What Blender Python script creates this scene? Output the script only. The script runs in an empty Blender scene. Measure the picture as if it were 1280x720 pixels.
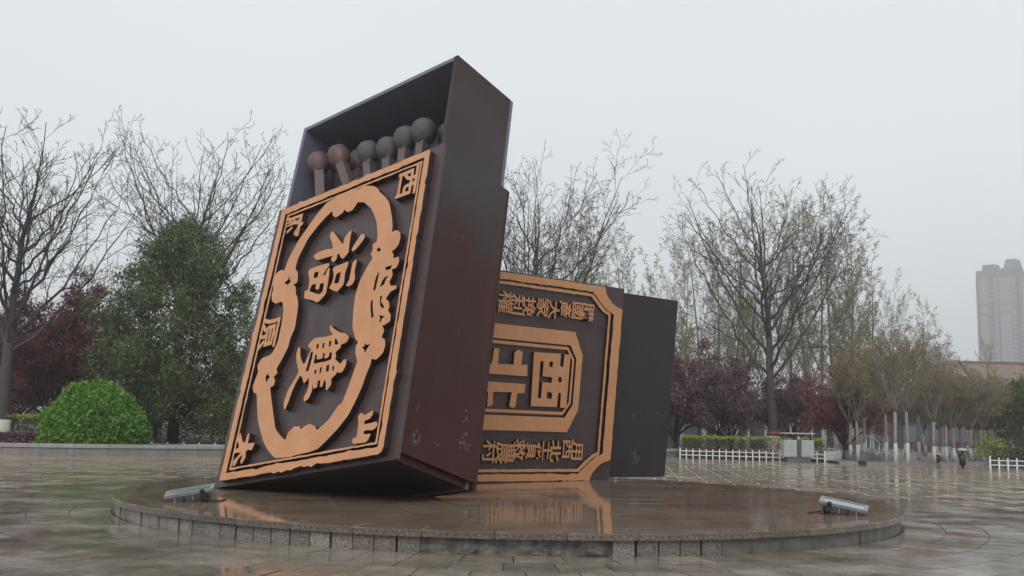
import bpy, bmesh, math, random
import numpy as np
from mathutils import Vector, Matrix
from mathutils.geometry import tessellate_polygon

S = bpy.context.scene
C = S.collection
R = math.radians

# ------------------------------------------------------------------ camera
cam_d = bpy.data.cameras.new('camera')
cam_d.sensor_width = 36.0
cam_d.lens = 36.0 * 1231.34 / 1280.0
cam_d.clip_start = 0.1
cam_d.clip_end = 4000
cam = bpy.data.objects.new('camera', cam_d)
C.objects.link(cam)
cam.matrix_world = Matrix(((0.999741, -0.022758, 0.0, 0.0),
                           (-0.003146, -0.138194, -0.990400, 0.0),
                           (0.022539, 0.990144, -0.138230, 1.55),
                           (0, 0, 0, 1)))
S.camera = cam

# ------------------------------------------------------------------ world: overcast, rainy
SUN_EL, SUN_AZ = R(46), R(190)          # azimuth clockwise from +Y
w = bpy.data.worlds.new('World')
S.world = w
w.use_nodes = True
nt = w.node_tree
bg = nt.nodes['Background']
sky = nt.nodes.new('ShaderNodeTexSky')
sky.sky_type = 'NISHITA'
sky.sun_disc = False
sky.sun_elevation = SUN_EL
sky.sun_rotation = SUN_AZ
sky.air_density = 1.0
sky.dust_density = 6.0
mixw = nt.nodes.new('ShaderNodeMix')
mixw.data_type = 'RGBA'
mixw.inputs['Factor'].default_value = 0.95
nt.links.new(sky.outputs[0], mixw.inputs['A'])
mixw.inputs['B'].default_value = (6.8, 7.15, 7.38, 1)     # closed cloud layer
# faint unevenness of the cloud base
wt = nt.nodes.new('ShaderNodeTexCoord')
wn = nt.nodes.new('ShaderNodeTexNoise')
wn.inputs['Scale'].default_value = 2.2
wn.inputs['Detail'].default_value = 5.0
nt.links.new(wt.outputs['Generated'], wn.inputs['Vector'])
wr = nt.nodes.new('ShaderNodeMapRange')
wr.inputs['From Min'].default_value, wr.inputs['From Max'].default_value = 0.3, 0.7
wr.inputs['To Min'].default_value, wr.inputs['To Max'].default_value = 0.965, 1.035
nt.links.new(wn.outputs['Fac'], wr.inputs['Value'])
wm = nt.nodes.new('ShaderNodeMix')
wm.data_type, wm.blend_type = 'RGBA', 'MULTIPLY'
wm.inputs['Factor'].default_value = 1.0
nt.links.new(mixw.outputs['Result'], wm.inputs['A'])
nt.links.new(wr.outputs[0], wm.inputs['B'])
nt.links.new(wm.outputs['Result'], bg.inputs['Color'])
bg.inputs['Strength'].default_value = 0.1

sun_d = bpy.data.lights.new('sun', 'SUN')
sun_d.energy = 0.9
sun_d.angle = R(30)
sun_d.color = (1.0, 0.97, 0.93)
sun = bpy.data.objects.new('sun', sun_d)
C.objects.link(sun)
sd = Vector((math.sin(SUN_AZ) * math.cos(SUN_EL), math.cos(SUN_AZ) * math.cos(SUN_EL), math.sin(SUN_EL)))
sun.rotation_euler = sd.to_track_quat('Z', 'Y').to_euler()
sun.location = (-30, -30, 60)

S.view_settings.view_transform = 'Standard'
S.view_settings.look = 'None'
S.view_settings.exposure = 0.32
S.view_settings.gamma = 1.0
S.view_settings.use_curve_mapping = False
S.render.engine = 'CYCLES'
S.cycles.use_denoising = True
S.cycles.max_bounces = 6
S.cycles.diffuse_bounces = 2
S.cycles.glossy_bounces = 3
S.cycles.transparent_max_bounces = 6
S.cycles.volume_bounces = 1

# ------------------------------------------------------------------ materials
MATS = {}


def nd(t, kind, **kw):
    n = t.nodes.new(kind)
    for k, v in kw.items():
        if k in n.inputs:
            n.inputs[k].default_value = v
        else:
            setattr(n, k, v)
    return n


def mat(name, c1, c2=None, scale=4.0, rough=0.6, rough2=None, bump=0.0, bump_scale=40.0, metal=0.0,
        rand=0.0, detail=6.0, streak=None, coords='Object', spec=0.5, pos=(0.35, 0.7), transl=0.0, stretch=None):
    """Principled surface whose colour wanders between c1 and c2; streak = (colour, amount) adds rain runs along local Z"""
    m = bpy.data.materials.new(name)
    m.use_nodes = True
    t = m.node_tree
    b = t.nodes['Principled BSDF']
    b.inputs['Metallic'].default_value = metal
    b.inputs['Roughness'].default_value = rough
    b.inputs['Specular IOR Level'].default_value = spec
    tc = nd(t, 'ShaderNodeTexCoord')
    vec = tc.outputs[coords]
    if stretch:
        mp = nd(t, 'ShaderNodeMapping')
        mp.inputs['Scale'].default_value = stretch
        t.links.new(vec, mp.inputs['Vector'])
        vec = mp.outputs[0]
    c2 = c2 or tuple(x * 0.75 for x in c1)
    no = nd(t, 'ShaderNodeTexNoise', Scale=scale, Detail=detail, Roughness=0.62)
    t.links.new(vec, no.inputs['Vector'])
    cr = nd(t, 'ShaderNodeValToRGB')
    cr.color_ramp.elements[0].position, cr.color_ramp.elements[1].position = pos
    cr.color_ramp.elements[0].color = (*c1, 1)
    cr.color_ramp.elements[1].color = (*c2, 1)
    t.links.new(no.outputs['Fac'], cr.inputs['Fac'])
    out = cr.outputs[0]
    if streak:
        mp = nd(t, 'ShaderNodeMapping')
        mp.inputs['Scale'].default_value = (5.0, 5.0, 0.35)
        t.links.new(tc.outputs['Object'], mp.inputs['Vector'])
        n2 = nd(t, 'ShaderNodeTexNoise', Scale=1.6, Detail=5.0, Roughness=0.7)
        t.links.new(mp.outputs[0], n2.inputs['Vector'])
        r2 = nd(t, 'ShaderNodeValToRGB')
        r2.color_ramp.elements[0].position, r2.color_ramp.elements[1].position = (0.5, 0.78)
        r2.color_ramp.elements[0].color = (0, 0, 0, 1)
        r2.color_ramp.elements[1].color = (streak[1],) * 3 + (1,)
        t.links.new(n2.outputs['Fac'], r2.inputs['Fac'])
        mx = nd(t, 'ShaderNodeMix', data_type='RGBA')
        t.links.new(r2.outputs[0], mx.inputs['Factor'])
        t.links.new(out, mx.inputs['A'])
        mx.inputs['B'].default_value = (*streak[0], 1)
        out = mx.outputs['Result']
    if rand:
        oi = nd(t, 'ShaderNodeObjectInfo')
        mr = nd(t, 'ShaderNodeMapRange')
        mr.inputs['To Min'].default_value = 1 - rand
        mr.inputs['To Max'].default_value = 1 + rand
        t.links.new(oi.outputs['Random'], mr.inputs['Value'])
        mu = nd(t, 'ShaderNodeMix', data_type='RGBA', blend_type='MULTIPLY')
        mu.inputs['Factor'].default_value = 1.0
        t.links.new(out, mu.inputs['A'])
        t.links.new(mr.outputs[0], mu.inputs['B'])
        out = mu.outputs['Result']
    t.links.new(out, b.inputs['Base Color'])
    if rough2 is not None:
        n3 = nd(t, 'ShaderNodeTexNoise', Scale=scale * 0.35 + 0.3, Detail=4.0)
        t.links.new(vec, n3.inputs['Vector'])
        m3 = nd(t, 'ShaderNodeMapRange')
        m3.inputs['From Min'].default_value = 0.38
        m3.inputs['From Max'].default_value = 0.66
        m3.inputs['To Min'].default_value = rough
        m3.inputs['To Max'].default_value = rough2
        t.links.new(n3.outputs['Fac'], m3.inputs['Value'])
        t.links.new(m3.outputs[0], b.inputs['Roughness'])
    if bump:
        n4 = nd(t, 'ShaderNodeTexNoise', Scale=bump_scale, Detail=4.0)
        t.links.new(vec, n4.inputs['Vector'])
        bp = nd(t, 'ShaderNodeBump')
        bp.inputs['Strength'].default_value = bump
        bp.inputs['Distance'].default_value = 0.02
        t.links.new(n4.outputs['Fac'], bp.inputs['Height'])
        t.links.new(bp.outputs[0], b.inputs['Normal'])
    if transl:
        tr = nd(t, 'ShaderNodeBsdfTranslucent')
        t.links.new(out, tr.inputs['Color'])
        ms = nd(t, 'ShaderNodeMixShader')
        ms.inputs[0].default_value = transl
        t.links.new(b.outputs[0], ms.inputs[1])
        t.links.new(tr.outputs[0], ms.inputs[2])
        t.links.new(ms.outputs[0], t.nodes['Material Output'].inputs['Surface'])
    MATS[name] = m
    return m


def wet_stone(name, c1, c2, joint=None, brick=(1.2, 0.6), rot=0.0, rough=(0.05, 0.2), rand=0.0, water=0.5):
    """wet granite: dark stone under a water film that pools in patches"""
    m = bpy.data.materials.new(name)
    m.use_nodes = True
    t = m.node_tree
    b = t.nodes['Principled BSDF']
    geo = nd(t, 'ShaderNodeNewGeometry')
    P = geo.outputs['Position']
    big = nd(t, 'ShaderNodeTexNoise', Scale=0.45, Detail=5.0, Roughness=0.6)
    fine = nd(t, 'ShaderNodeTexNoise', Scale=70.0, Detail=3.0, Roughness=0.7)
    mid = nd(t, 'ShaderNodeTexNoise', Scale=3.0, Detail=5.0)
    for n in (big, fine, mid):
        t.links.new(P, n.inputs['Vector'])
    a1 = nd(t, 'ShaderNodeMath', operation='ADD')
    a2 = nd(t, 'ShaderNodeMath', operation='ADD')
    t.links.new(big.outputs['Fac'], a1.inputs[0]); t.links.new(mid.outputs['Fac'], a1.inputs[1])
    t.links.new(a1.outputs[0], a2.inputs[0]); t.links.new(fine.outputs['Fac'], a2.inputs[1])
    mr = nd(t, 'ShaderNodeMapRange')
    mr.inputs['From Min'].default_value = 1.1
    mr.inputs['From Max'].default_value = 1.9
    t.links.new(a2.outputs[0], mr.inputs['Value'])
    mx = nd(t, 'ShaderNodeMix', data_type='RGBA')
    mx.inputs['A'].default_value = (*c1, 1)
    mx.inputs['B'].default_value = (*c2, 1)
    t.links.new(mr.outputs[0], mx.inputs['Factor'])
    out = mx.outputs['Result']
    if rand:
        oi = nd(t, 'ShaderNodeObjectInfo')
        mo = nd(t, 'ShaderNodeMapRange')
        mo.inputs['To Min'].default_value = 1 - rand
        mo.inputs['To Max'].default_value = 1 + rand
        t.links.new(oi.outputs['Random'], mo.inputs['Value'])
        mu = nd(t, 'ShaderNodeMix', data_type='RGBA', blend_type='MULTIPLY')
        mu.inputs['Factor'].default_value = 1.0
        t.links.new(out, mu.inputs['A']); t.links.new(mo.outputs[0], mu.inputs['B'])
        out = mu.outputs['Result']
    # water film
    pud = nd(t, 'ShaderNodeTexNoise', Scale=0.8, Detail=6.0, Roughness=0.68)
    t.links.new(P, pud.inputs['Vector'])
    rr = nd(t, 'ShaderNodeMapRange')
    rr.inputs['From Min'].default_value = 0.40
    rr.inputs['From Max'].default_value = 0.62
    rr.inputs['To Min'].default_value = rough[0]
    rr.inputs['To Max'].default_value = rough[1]
    t.links.new(pud.outputs['Fac'], rr.inputs['Value'])
    rough_out = rr.outputs[0]
    hb = nd(t, 'ShaderNodeMath', operation='MULTIPLY')
    t.links.new(fine.outputs['Fac'], hb.inputs[0])
    hb.inputs[1].default_value = 0.00022
    rip = nd(t, 'ShaderNodeTexNoise', Scale=3.5, Detail=4.0, Roughness=0.6)
    t.links.new(P, rip.inputs['Vector'])
    rb = nd(t, 'ShaderNodeMath', operation='MULTIPLY_ADD')
    t.links.new(rip.outputs['Fac'], rb.inputs[0])
    rb.inputs[1].default_value = 0.004
    t.links.new(hb.outputs[0], rb.inputs[2])
    height = rb.outputs[0]
    if joint:
        mp = nd(t, 'ShaderNodeMapping')
        mp.inputs['Rotation'].default_value = (0, 0, rot)
        t.links.new(P, mp.inputs['Vector'])
        br = nd(t, 'ShaderNodeTexBrick')
        br.inputs['Scale'].default_value = 1.0
        br.inputs['Brick Width'].default_value = brick[0]
        br.inputs['Row Height'].default_value = brick[1]
        br.inputs['Mortar Size'].default_value = 0.02
        br.inputs['Mortar Smooth'].default_value = 0.2
        br.inputs['Color1'].default_value = (0.62, 0.6, 0.58, 1)
        br.inputs['Color2'].default_value = (1.35, 1.25, 1.15, 1)
        br.inputs['Mortar'].default_value = (1, 1, 1, 1)
        t.links.new(mp.outputs[0], br.inputs['Vector'])
        mu = nd(t, 'ShaderNodeMix', data_type='RGBA', blend_type='MULTIPLY')
        mu.inputs['Factor'].default_value = 1.0
        t.links.new(out, mu.inputs['A']); t.links.new(br.outputs['Color'], mu.inputs['B'])
        mj = nd(t, 'ShaderNodeMix', data_type='RGBA')
        t.links.new(br.outputs['Fac'], mj.inputs['Factor'])
        t.links.new(mu.outputs['Result'], mj.inputs['A'])
        mj.inputs['B'].default_value = (*joint, 1)
        out = mj.outputs['Result']
        ra = nd(t, 'ShaderNodeMath', operation='MULTIPLY_ADD')
        t.links.new(br.outputs['Fac'], ra.inputs[0])
        ra.inputs[1].default_value = 0.4
        t.links.new(rough_out, ra.inputs[2])
        rough_out = ra.outputs[0]
    t.links.new(out, b.inputs['Base Color'])
    t.links.new(rough_out, b.inputs['Roughness'])
    bp = nd(t, 'ShaderNodeBump')
    bp.inputs['Strength'].default_value = water
    bp.inputs['Distance'].default_value = 1.0
    t.links.new(height, bp.inputs['Height'])
    t.links.new(bp.outputs[0], b.inputs['Normal'])
    b.inputs['IOR'].default_value = 1.33
    b.inputs['Coat Weight'].default_value = 0.0
    b.inputs['Coat Roughness'].default_value = 0.02
    b.inputs['Coat IOR'].default_value = 1.33
    t.links.new(bp.outputs[0], b.inputs['Coat Normal'])
    MATS[name] = m
    return m


wet_stone('plaza_stone', (0.13, 0.107, 0.084), (0.335, 0.28, 0.225), joint=(0.5, 0.46, 0.41), brick=(1.5, 0.75), rot=R(7), rough=(0.03, 0.3), water=0.4)
wet_stone('slab_stone', (0.10, 0.086, 0.07), (0.28, 0.24, 0.195), rough=(0.05, 0.3), rand=0.3)
wet_stone('slab_red', (0.16, 0.075, 0.055), (0.28, 0.15, 0.11), rough=(0.05, 0.24), rand=0.3)
wet_stone('deck_stone', (0.125, 0.092, 0.066), (0.27, 0.205, 0.15), rough=(0.02, 0.10), rand=0.14, water=0.3)
mat('cap_granite', (0.035, 0.028, 0.023), (0.24, 0.195, 0.155), 34, 0.16, 0.3, bump=0.25, bump_scale=50, rand=0.15, pos=(0.34, 0.7))
mat('grout', (0.035, 0.03, 0.027), (0.06, 0.052, 0.045), 8, 0.5)
mat('light_grout', (0.2, 0.18, 0.16), (0.12, 0.105, 0.09), 3, 0.35)
mat('facing_granite', (0.045, 0.04, 0.036), (0.42, 0.385, 0.33), 38, 0.42, bump=0.5, bump_scale=60, rand=0.3, pos=(0.3, 0.72))
mat('old_mortar', (0.06, 0.054, 0.05), (0.25, 0.23, 0.205), 7, 0.55, bump=0.8, bump_scale=22)
mat('plaster', (0.1, 0.09, 0.08), (0.2, 0.185, 0.165), 5, 0.5, bump=0.3, bump_scale=60, streak=((0.05, 0.045, 0.04), 0.8))
mat('brown_steel', (0.054, 0.0175, 0.0145), (0.034, 0.0145, 0.0135), 0.9, 0.42, 0.55, bump=0.05, bump_scale=20, streak=((0.065, 0.045, 0.043), 0.3), spec=0.16)
mat('label_ground', (0.068, 0.041, 0.042), (0.046, 0.027, 0.028), 2.0, 0.36, 0.5, bump=0.12, bump_scale=14, streak=((0.08, 0.062, 0.06), 0.35))
mat('relief_side', (0.03, 0.013, 0.014), (0.018, 0.009, 0.01), 5, 0.3, 0.5, bump=0.3, bump_scale=18)
mat('orange_paint', (0.60, 0.295, 0.145), (0.53, 0.25, 0.118), 2.2, 0.42, 0.55, bump=0.06, bump_scale=30, streak=((0.42, 0.19, 0.085), 0.35), spec=0.4)
mat('tray_steel', (0.03, 0.022, 0.024), (0.021, 0.016, 0.018), 1.4, 0.42, 0.6, streak=((0.05, 0.045, 0.05), 0.3), spec=0.4)
mat('tray_inner', (0.15, 0.15, 0.2), (0.11, 0.11, 0.15), 1.4, 0.45, 0.6, streak=((0.2, 0.2, 0.24), 0.3))
mat('chipped_paint', (0.15, 0.14, 0.145), (0.075, 0.065, 0.066), 14, 0.6)
mat('match_red', (0.15, 0.09, 0.085), (0.10, 0.06, 0.058), 3, 0.4, 0.6, bump=0.25, bump_scale=12)
mat('match_olive', (0.06, 0.057, 0.052), (0.10, 0.096, 0.088), 4, 0.6, bump=0.5, bump_scale=16)
mat('match_stick', (0.12, 0.085, 0.08), (0.08, 0.057, 0.055), 6, 0.5, streak=((0.22, 0.18, 0.17), 0.5))
mat('lamp_metal', (0.27, 0.28, 0.275), (0.18, 0.19, 0.19), 9, 0.42, metal=0.3)
mat('lamp_glass', (0.2, 0.27, 0.28), (0.15, 0.2, 0.21), 2, 0.08, spec=0.8)
mat('dark_metal', (0.04, 0.042, 0.045), (0.025, 0.026, 0.028), 8, 0.4, metal=0.4)
mat('white_plastic', (0.78, 0.79, 0.78), (0.66, 0.67, 0.66), 5, 0.4)
mat('wall_stone', (0.26, 0.245, 0.24), (0.19, 0.178, 0.172), 3, 0.4, 0.6, bump=0.2, bump_scale=30, rand=0.1, streak=((0.12, 0.11, 0.105), 0.6))
mat('wall_cap', (0.36, 0.35, 0.345), (0.28, 0.27, 0.265), 3, 0.35, 0.5, rand=0.08)
mat('soil', (0.045, 0.04, 0.025), (0.06, 0.065, 0.03), 2, 0.9)
mat('lawn', (0.05, 0.06, 0.025), (0.075, 0.075, 0.04), 0.6, 0.9)
mat('far_paving', (0.2, 0.185, 0.17), (0.15, 0.14, 0.13), 1.5, 0.3, 0.45)
mat('kerb_stone', (0.30, 0.29, 0.275), (0.22, 0.21, 0.2), 5, 0.5, rand=0.1)
mat('bare_bark', (0.085, 0.076, 0.072), (0.055, 0.05, 0.05), 7, 0.85, bump=0.5, bump_scale=12)
mat('twig_bark', (0.045, 0.038, 0.037), (0.03, 0.026, 0.026), 3, 0.85)
mat('dark_bark', (0.035, 0.028, 0.028), (0.022, 0.018, 0.019), 7, 0.8)
mat('pale_bark', (0.30, 0.285, 0.26), (0.17, 0.16, 0.145), 3, 0.8, stretch=(3, 3, 1))
mat('grey_bark', (0.22, 0.2, 0.17), (0.14, 0.13, 0.11), 4, 0.85)
mat('whitewash', (0.62, 0.60, 0.57), (0.46, 0.45, 0.42), 4, 0.85)
mat('red_band', (0.28, 0.07, 0.05), (0.2, 0.05, 0.04), 6, 0.7)
LF = dict(rough=0.5, transl=0.25, coords='Generated')
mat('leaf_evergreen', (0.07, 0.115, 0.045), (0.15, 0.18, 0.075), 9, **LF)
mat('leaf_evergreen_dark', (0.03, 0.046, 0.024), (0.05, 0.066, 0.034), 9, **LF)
mat('leaf_bush', (0.085, 0.22, 0.022), (0.20, 0.38, 0.06), 14, **LF)
mat('leaf_hedge', (0.08, 0.11, 0.03), (0.14, 0.12, 0.065), 30, **LF)
mat('leaf_newgrowth', (0.36, 0.44, 0.06), (0.24, 0.33, 0.05), 30, **LF)
mat('leaf_plum', (0.20, 0.062, 0.07), (0.33, 0.125, 0.13), 12, **LF)
mat('leaf_plum_dull', (0.13, 0.07, 0.078), (0.23, 0.135, 0.145), 12, **LF)
mat('leaf_poplar', (0.25, 0.23, 0.12), (0.36, 0.33, 0.19), 12, **LF)
mat('leaf_plane', (0.22, 0.165, 0.10), (0.29, 0.24, 0.145), 12, **LF)
mat('leaf_wood', (0.06, 0.065, 0.045), (0.10, 0.095, 0.065), 20, **LF)
mat('leaf_blossom', (0.42, 0.23, 0.24), (0.5, 0.36, 0.34), 12, **LF)
mat('bin_grey', (0.44, 0.45, 0.42), (0.36, 0.37, 0.35), 4, 0.45)
mat('bin_base', (0.13, 0.145, 0.165), (0.1, 0.112, 0.13), 4, 0.45)
mat('bin_dark', (0.09, 0.095, 0.1), (0.06, 0.064, 0.07), 4, 0.4)
mat('mark_green', (0.2, 0.5, 0.3), (0.25, 0.55, 0.36), 6, 0.5)
mat('mark_blue', (0.25, 0.42, 0.58), (0.3, 0.48, 0.62), 6, 0.5)
mat('steel_rail', (0.42, 0.43, 0.43), (0.33, 0.34, 0.34), 6, 0.25, metal=0.7)
mat('tower_wall', (0.31, 0.285, 0.275), (0.27, 0.25, 0.24), 0.05, 0.8)
mat('tower_grey', (0.17, 0.15, 0.16), (0.14, 0.125, 0.135), 0.05, 0.8)
mat('tower_glass', (0.09, 0.12, 0.16), (0.13, 0.17, 0.22), 0.3, 0.15)
mat('house_white', (0.62, 0.63, 0.62), (0.52, 0.53, 0.52), 0.6, 0.8)
mat('roof_red', (0.22, 0.16, 0.125), (0.17, 0.12, 0.095), 1.0, 0.7)
mat('roof_ridge', (0.25, 0.09, 0.085), (0.2, 0.075, 0.07), 1.0, 0.7)
mat('low_wall_grey', (0.10, 0.095, 0.095), (0.07, 0.066, 0.066), 0.6, 0.75)
mat('low_roof', (0.16, 0.12, 0.095), (0.12, 0.09, 0.075), 0.8, 0.75)
mat('far_block', (0.30, 0.30, 0.33), (0.25, 0.25, 0.28), 0.03, 0.85)
mat('cover_red', (0.5, 0.05, 0.06), (0.4, 0.04, 0.05), 3, 0.5)
mat('cover_purple', (0.3, 0.2, 0.42), (0.25, 0.16, 0.36), 3, 0.5)

# paint on the outer side of the standing box has weathered grey round the sleeve mouth
m = MATS['brown_steel'].copy()
m.name = 'brown_steel_weathered'
MATS['brown_steel_weathered'] = m
t = m.node_tree
bs = t.nodes['Principled BSDF']
src = bs.inputs['Base Color'].links[0].from_socket
tc = nd(t, 'ShaderNodeTexCoord')
sx = nd(t, 'ShaderNodeSeparateXYZ')
t.links.new(tc.outputs['Object'], sx.inputs[0])
nz = nd(t, 'ShaderNodeTexNoise', Scale=0.9, Detail=4.0)
t.links.new(tc.outputs['Object'], nz.inputs['Vector'])
ad = nd(t, 'ShaderNodeMath', operation='MULTIPLY_ADD')
t.links.new(nz.outputs['Fac'], ad.inputs[0])
ad.inputs[1].default_value = 2.4
t.links.new(sx.outputs['Z'], ad.inputs[2])
cr = nd(t, 'ShaderNodeValToRGB')
e_ = cr.color_ramp.elements
e_[0].position, e_[0].color = 0.52, (0, 0, 0, 1)
e_[1].position, e_[1].color = 0.92, (0.25, 0.25, 0.25, 1)
x_ = e_.new(0.70)
x_.color = (0.85, 0.85, 0.85, 1)
dv = nd(t, 'ShaderNodeMath', operation='DIVIDE')
t.links.new(ad.outputs[0], dv.inputs[0])
dv.inputs[1].default_value = 10.0
t.links.new(dv.outputs[0], cr.inputs['Fac'])
mw = nd(t, 'ShaderNodeMix', data_type='RGBA')
t.links.new(cr.outputs[0], mw.inputs['Factor'])
t.links.new(src, mw.inputs['A'])
mw.inputs['B'].default_value = (0.06, 0.056, 0.06, 1)
t.links.new(mw.outputs['Result'], bs.inputs['Base Color'])

# ------------------------------------------------------------------ helpers


def tag(o, label=None, cat=None, group=None, kind=None):
    for k, v in (('label', label), ('category', cat), ('group', group), ('kind', kind)):
        if v:
            o[k] = v
    return o


def empty(name, loc=(0, 0, 0), rz=0.0):
    o = bpy.data.objects.new(name, None)
    o.empty_display_size = 0.2
    C.objects.link(o)
    o.location = loc
    o.rotation_euler = (0, 0, rz)
    return o


def link(name, me, parent=None, loc=None, rot=None, kind=None):
    o = bpy.data.objects.new(name, me)
    C.objects.link(o)
    if parent is not None:
        o.parent = parent
    if loc is not None:
        o.location = loc
    if rot is not None:
        o.rotation_euler = rot
    if kind:
        o['kind'] = kind
    return o


def mesh_np(name, verts, faces, m, smooth=False, mats=None, fm=None):
    me = bpy.data.meshes.new(name)
    me.from_pydata([tuple(v) for v in verts], [], [tuple(f) for f in faces])
    for x in (mats or [m]):
        me.materials.append(MATS[x])
    if fm is not None:
        me.polygons.foreach_set('material_index', fm)
    if smooth:
        me.polygons.foreach_set('use_smooth', [True] * len(me.polygons))
    me.update()
    return me


def quads_np(name, V, m):
    """V: (n,4,3) array of loose quads"""
    n = len(V)
    me = bpy.data.meshes.new(name)
    me.vertices.add(n * 4)
    me.vertices.foreach_set('co', np.ascontiguousarray(V, dtype=np.float32).ravel())
    me.loops.add(n * 4)
    me.loops.foreach_set('vertex_index', np.arange(n * 4, dtype=np.int32))
    me.polygons.add(n)
    me.polygons.foreach_set('loop_start', np.arange(0, n * 4, 4, dtype=np.int32))
    me.polygons.foreach_set('loop_total', np.full(n, 4, dtype=np.int32))
    me.materials.append(MATS[m])
    me.update()
    return me


def bm_mesh(bm, name, mats, smooth=False, recalc=True):
    if recalc:
        bmesh.ops.recalc_face_normals(bm, faces=bm.faces)
    me = bpy.data.meshes.new(name)
    bm.to_mesh(me)
    bm.free()
    for x in ([mats] if isinstance(mats, str) else mats):
        me.materials.append(MATS[x])
    if smooth:
        me.polygons.foreach_set('use_smooth', [True] * len(me.polygons))
    return me


def add_box(bm, x0, x1, y0, y1, z0, z1, bevel=0.0):
    vs = [bm.verts.new((x, y, z)) for z in (z0, z1) for x, y in ((x0, y0), (x1, y0), (x1, y1), (x0, y1))]
    fs = [(3, 2, 1, 0), (4, 5, 6, 7), (0, 1, 5, 4), (1, 2, 6, 5), (2, 3, 7, 6), (3, 0, 4, 7)]
    new = [bm.faces.new([vs[i] for i in f]) for f in fs]
    if bevel:
        es = list({e for f in new for e in f.edges})
        bmesh.ops.bevel(bm, geom=es, offset=bevel, segments=2, affect='EDGES', profile=0.6)


def box(name, parent, x0, x1, y0, y1, z0, z1, m, bevel=0.0):
    bm = bmesh.new()
    add_box(bm, x0, x1, y0, y1, z0, z1, bevel)
    return link(name, bm_mesh(bm, name, m), parent)


def prism_mesh(name, poly, z0, z1, m, bevel=0.0):
    bm = bmesh.new()
    a = [bm.verts.new((x, y, z0)) for x, y in poly]
    b = [bm.verts.new((x, y, z1)) for x, y in poly]
    bm.faces.new(a[::-1])
    top = bm.faces.new(b)
    n = len(poly)
    for i in range(n):
        bm.faces.new((a[i], a[(i + 1) % n], b[(i + 1) % n], b[i]))
    if bevel:
        bmesh.ops.bevel(bm, geom=list(top.edges), offset=bevel, segments=1, affect='EDGES')
    return bm_mesh(bm, name, m)


def tube_arrays(lines):
    """lines: list of (pts (k,3), radii (k,), sides) -> verts, faces"""
    V, F, base = [], [], 0
    for pts, rad, n in lines:
        pts = np.asarray(pts, float)
        k = len(pts)
        tg = np.gradient(pts, axis=0)
        tg /= np.linalg.norm(tg, axis=1)[:, None] + 1e-9
        ref = np.array([0.31, 0.22, 0.92]) if abs(tg[0][2]) < 0.8 else np.array([0.95, 0.25, 0.1])
        a = np.cross(tg, ref)
        a /= np.linalg.norm(a, axis=1)[:, None] + 1e-9
        b = np.cross(tg, a)
        th = np.arange(n) * 2 * math.pi / n
        ring = pts[:, None, :] + np.asarray(rad)[:, None, None] * (a[:, None, :] * np.cos(th)[None, :, None] + b[:, None, :] * np.sin(th)[None, :, None])
        V.append(ring.reshape(-1, 3))
        for i in range(k - 1):
            for j in range(n):
                j2 = (j + 1) % n
                F.append((base + i * n + j, base + i * n + j2, base + (i + 1) * n + j2, base + (i + 1) * n + j))
        F.append(tuple(base + (k - 1) * n + j for j in range(n)))
        F.append(tuple(base + n - 1 - j for j in range(n)))
        base += k * n
    return np.concatenate(V), F


def tube(name, lines, m, parent=None, smooth=True):
    V, F = tube_arrays(lines)
    return link(name, mesh_np(name, V, F, m, smooth), parent)


def chaikin(poly, it=1):
    for _ in range(it):
        q = []
        n = len(poly)
        for i in range(n):
            a, b = poly[i], poly[(i + 1) % n]
            q.append((a[0] * .87 + b[0] * .13, a[1] * .87 + b[1] * .13))
            q.append((a[0] * .13 + b[0] * .87, a[1] * .13 + b[1] * .87))
        poly = q
    return poly


def relief_mesh(name, loops, d0, d1):
    """loops (u,v): outline first, holes after; a plate standing proud of the face from -d0 to -d1; painted front, dark sides"""
    fl = [[Vector((a, b, 0)) for a, b in lp] for lp in loops]
    tri = tessellate_polygon(fl)
    flat = [p for lp in fl for p in lp]
    V = [(p.x, -d1, p.y) for p in flat] + [(p.x, -d0, p.y) for p in flat]
    F, fm = [], []
    for t in tri:
        a, b, c = (flat[i] for i in t)
        cr = (b - a).cross(c - a).z
        F.append(tuple(t) if cr > 0 else tuple(t)[::-1])
        fm.append(0)
    N = len(flat)
    s = 0
    for li, lp in enumerate(fl):
        n = len(lp)
        area = sum(lp[i].x * lp[(i + 1) % n].y - lp[(i + 1) % n].x * lp[i].y for i in range(n))
        fwd = (area > 0) == (li == 0)
        for i in range(n):
            a, b = s + i, s + (i + 1) % n
            F.append((b, a, a + N, b + N) if fwd else (a, b, b + N, a + N))
            fm.append(1)
        s += n
    return mesh_np(name, V, F, None, mats=['orange_paint', 'relief_side'], fm=fm)


def rough_loop(poly, rng, step=0.11, amp=0.006, notch=0.05):
    """an outline broken into short runs with the unevenness of a hand-cut edge"""
    q = []
    n = len(poly)
    for i in range(n):
        a, b = np.array(poly[i]), np.array(poly[(i + 1) % n])
        L = np.linalg.norm(b - a)
        k = max(1, int(L / step))
        d = (b - a) / L
        nn = np.array([-d[1], d[0]])
        q.append(tuple(a))
        for j in range(1, k):
            off = rng.normal() * amp
            if rng.random() < 0.05:
                off += notch * rng.choice([-1, 1]) * 0.5
            q.append(tuple(a + (b - a) * (j + rng.uniform(-.3, .3)) / k + nn * off))
    return q


def copy_tree(o, parent=None):
    c = o.copy()
    C.objects.link(c)
    c.parent = parent
    for ch in o.children:
        copy_tree(ch, c)
    return c


# ------------------------------------------------------------------ the setting: ground sheets
def sheet(name, poly, z, m, parent=None):
    me = mesh_np(name, [(x, y, z) for x, y in poly], [tuple(range(len(poly)))], m)
    return tag(link(name, me, parent), kind='structure')


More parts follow.
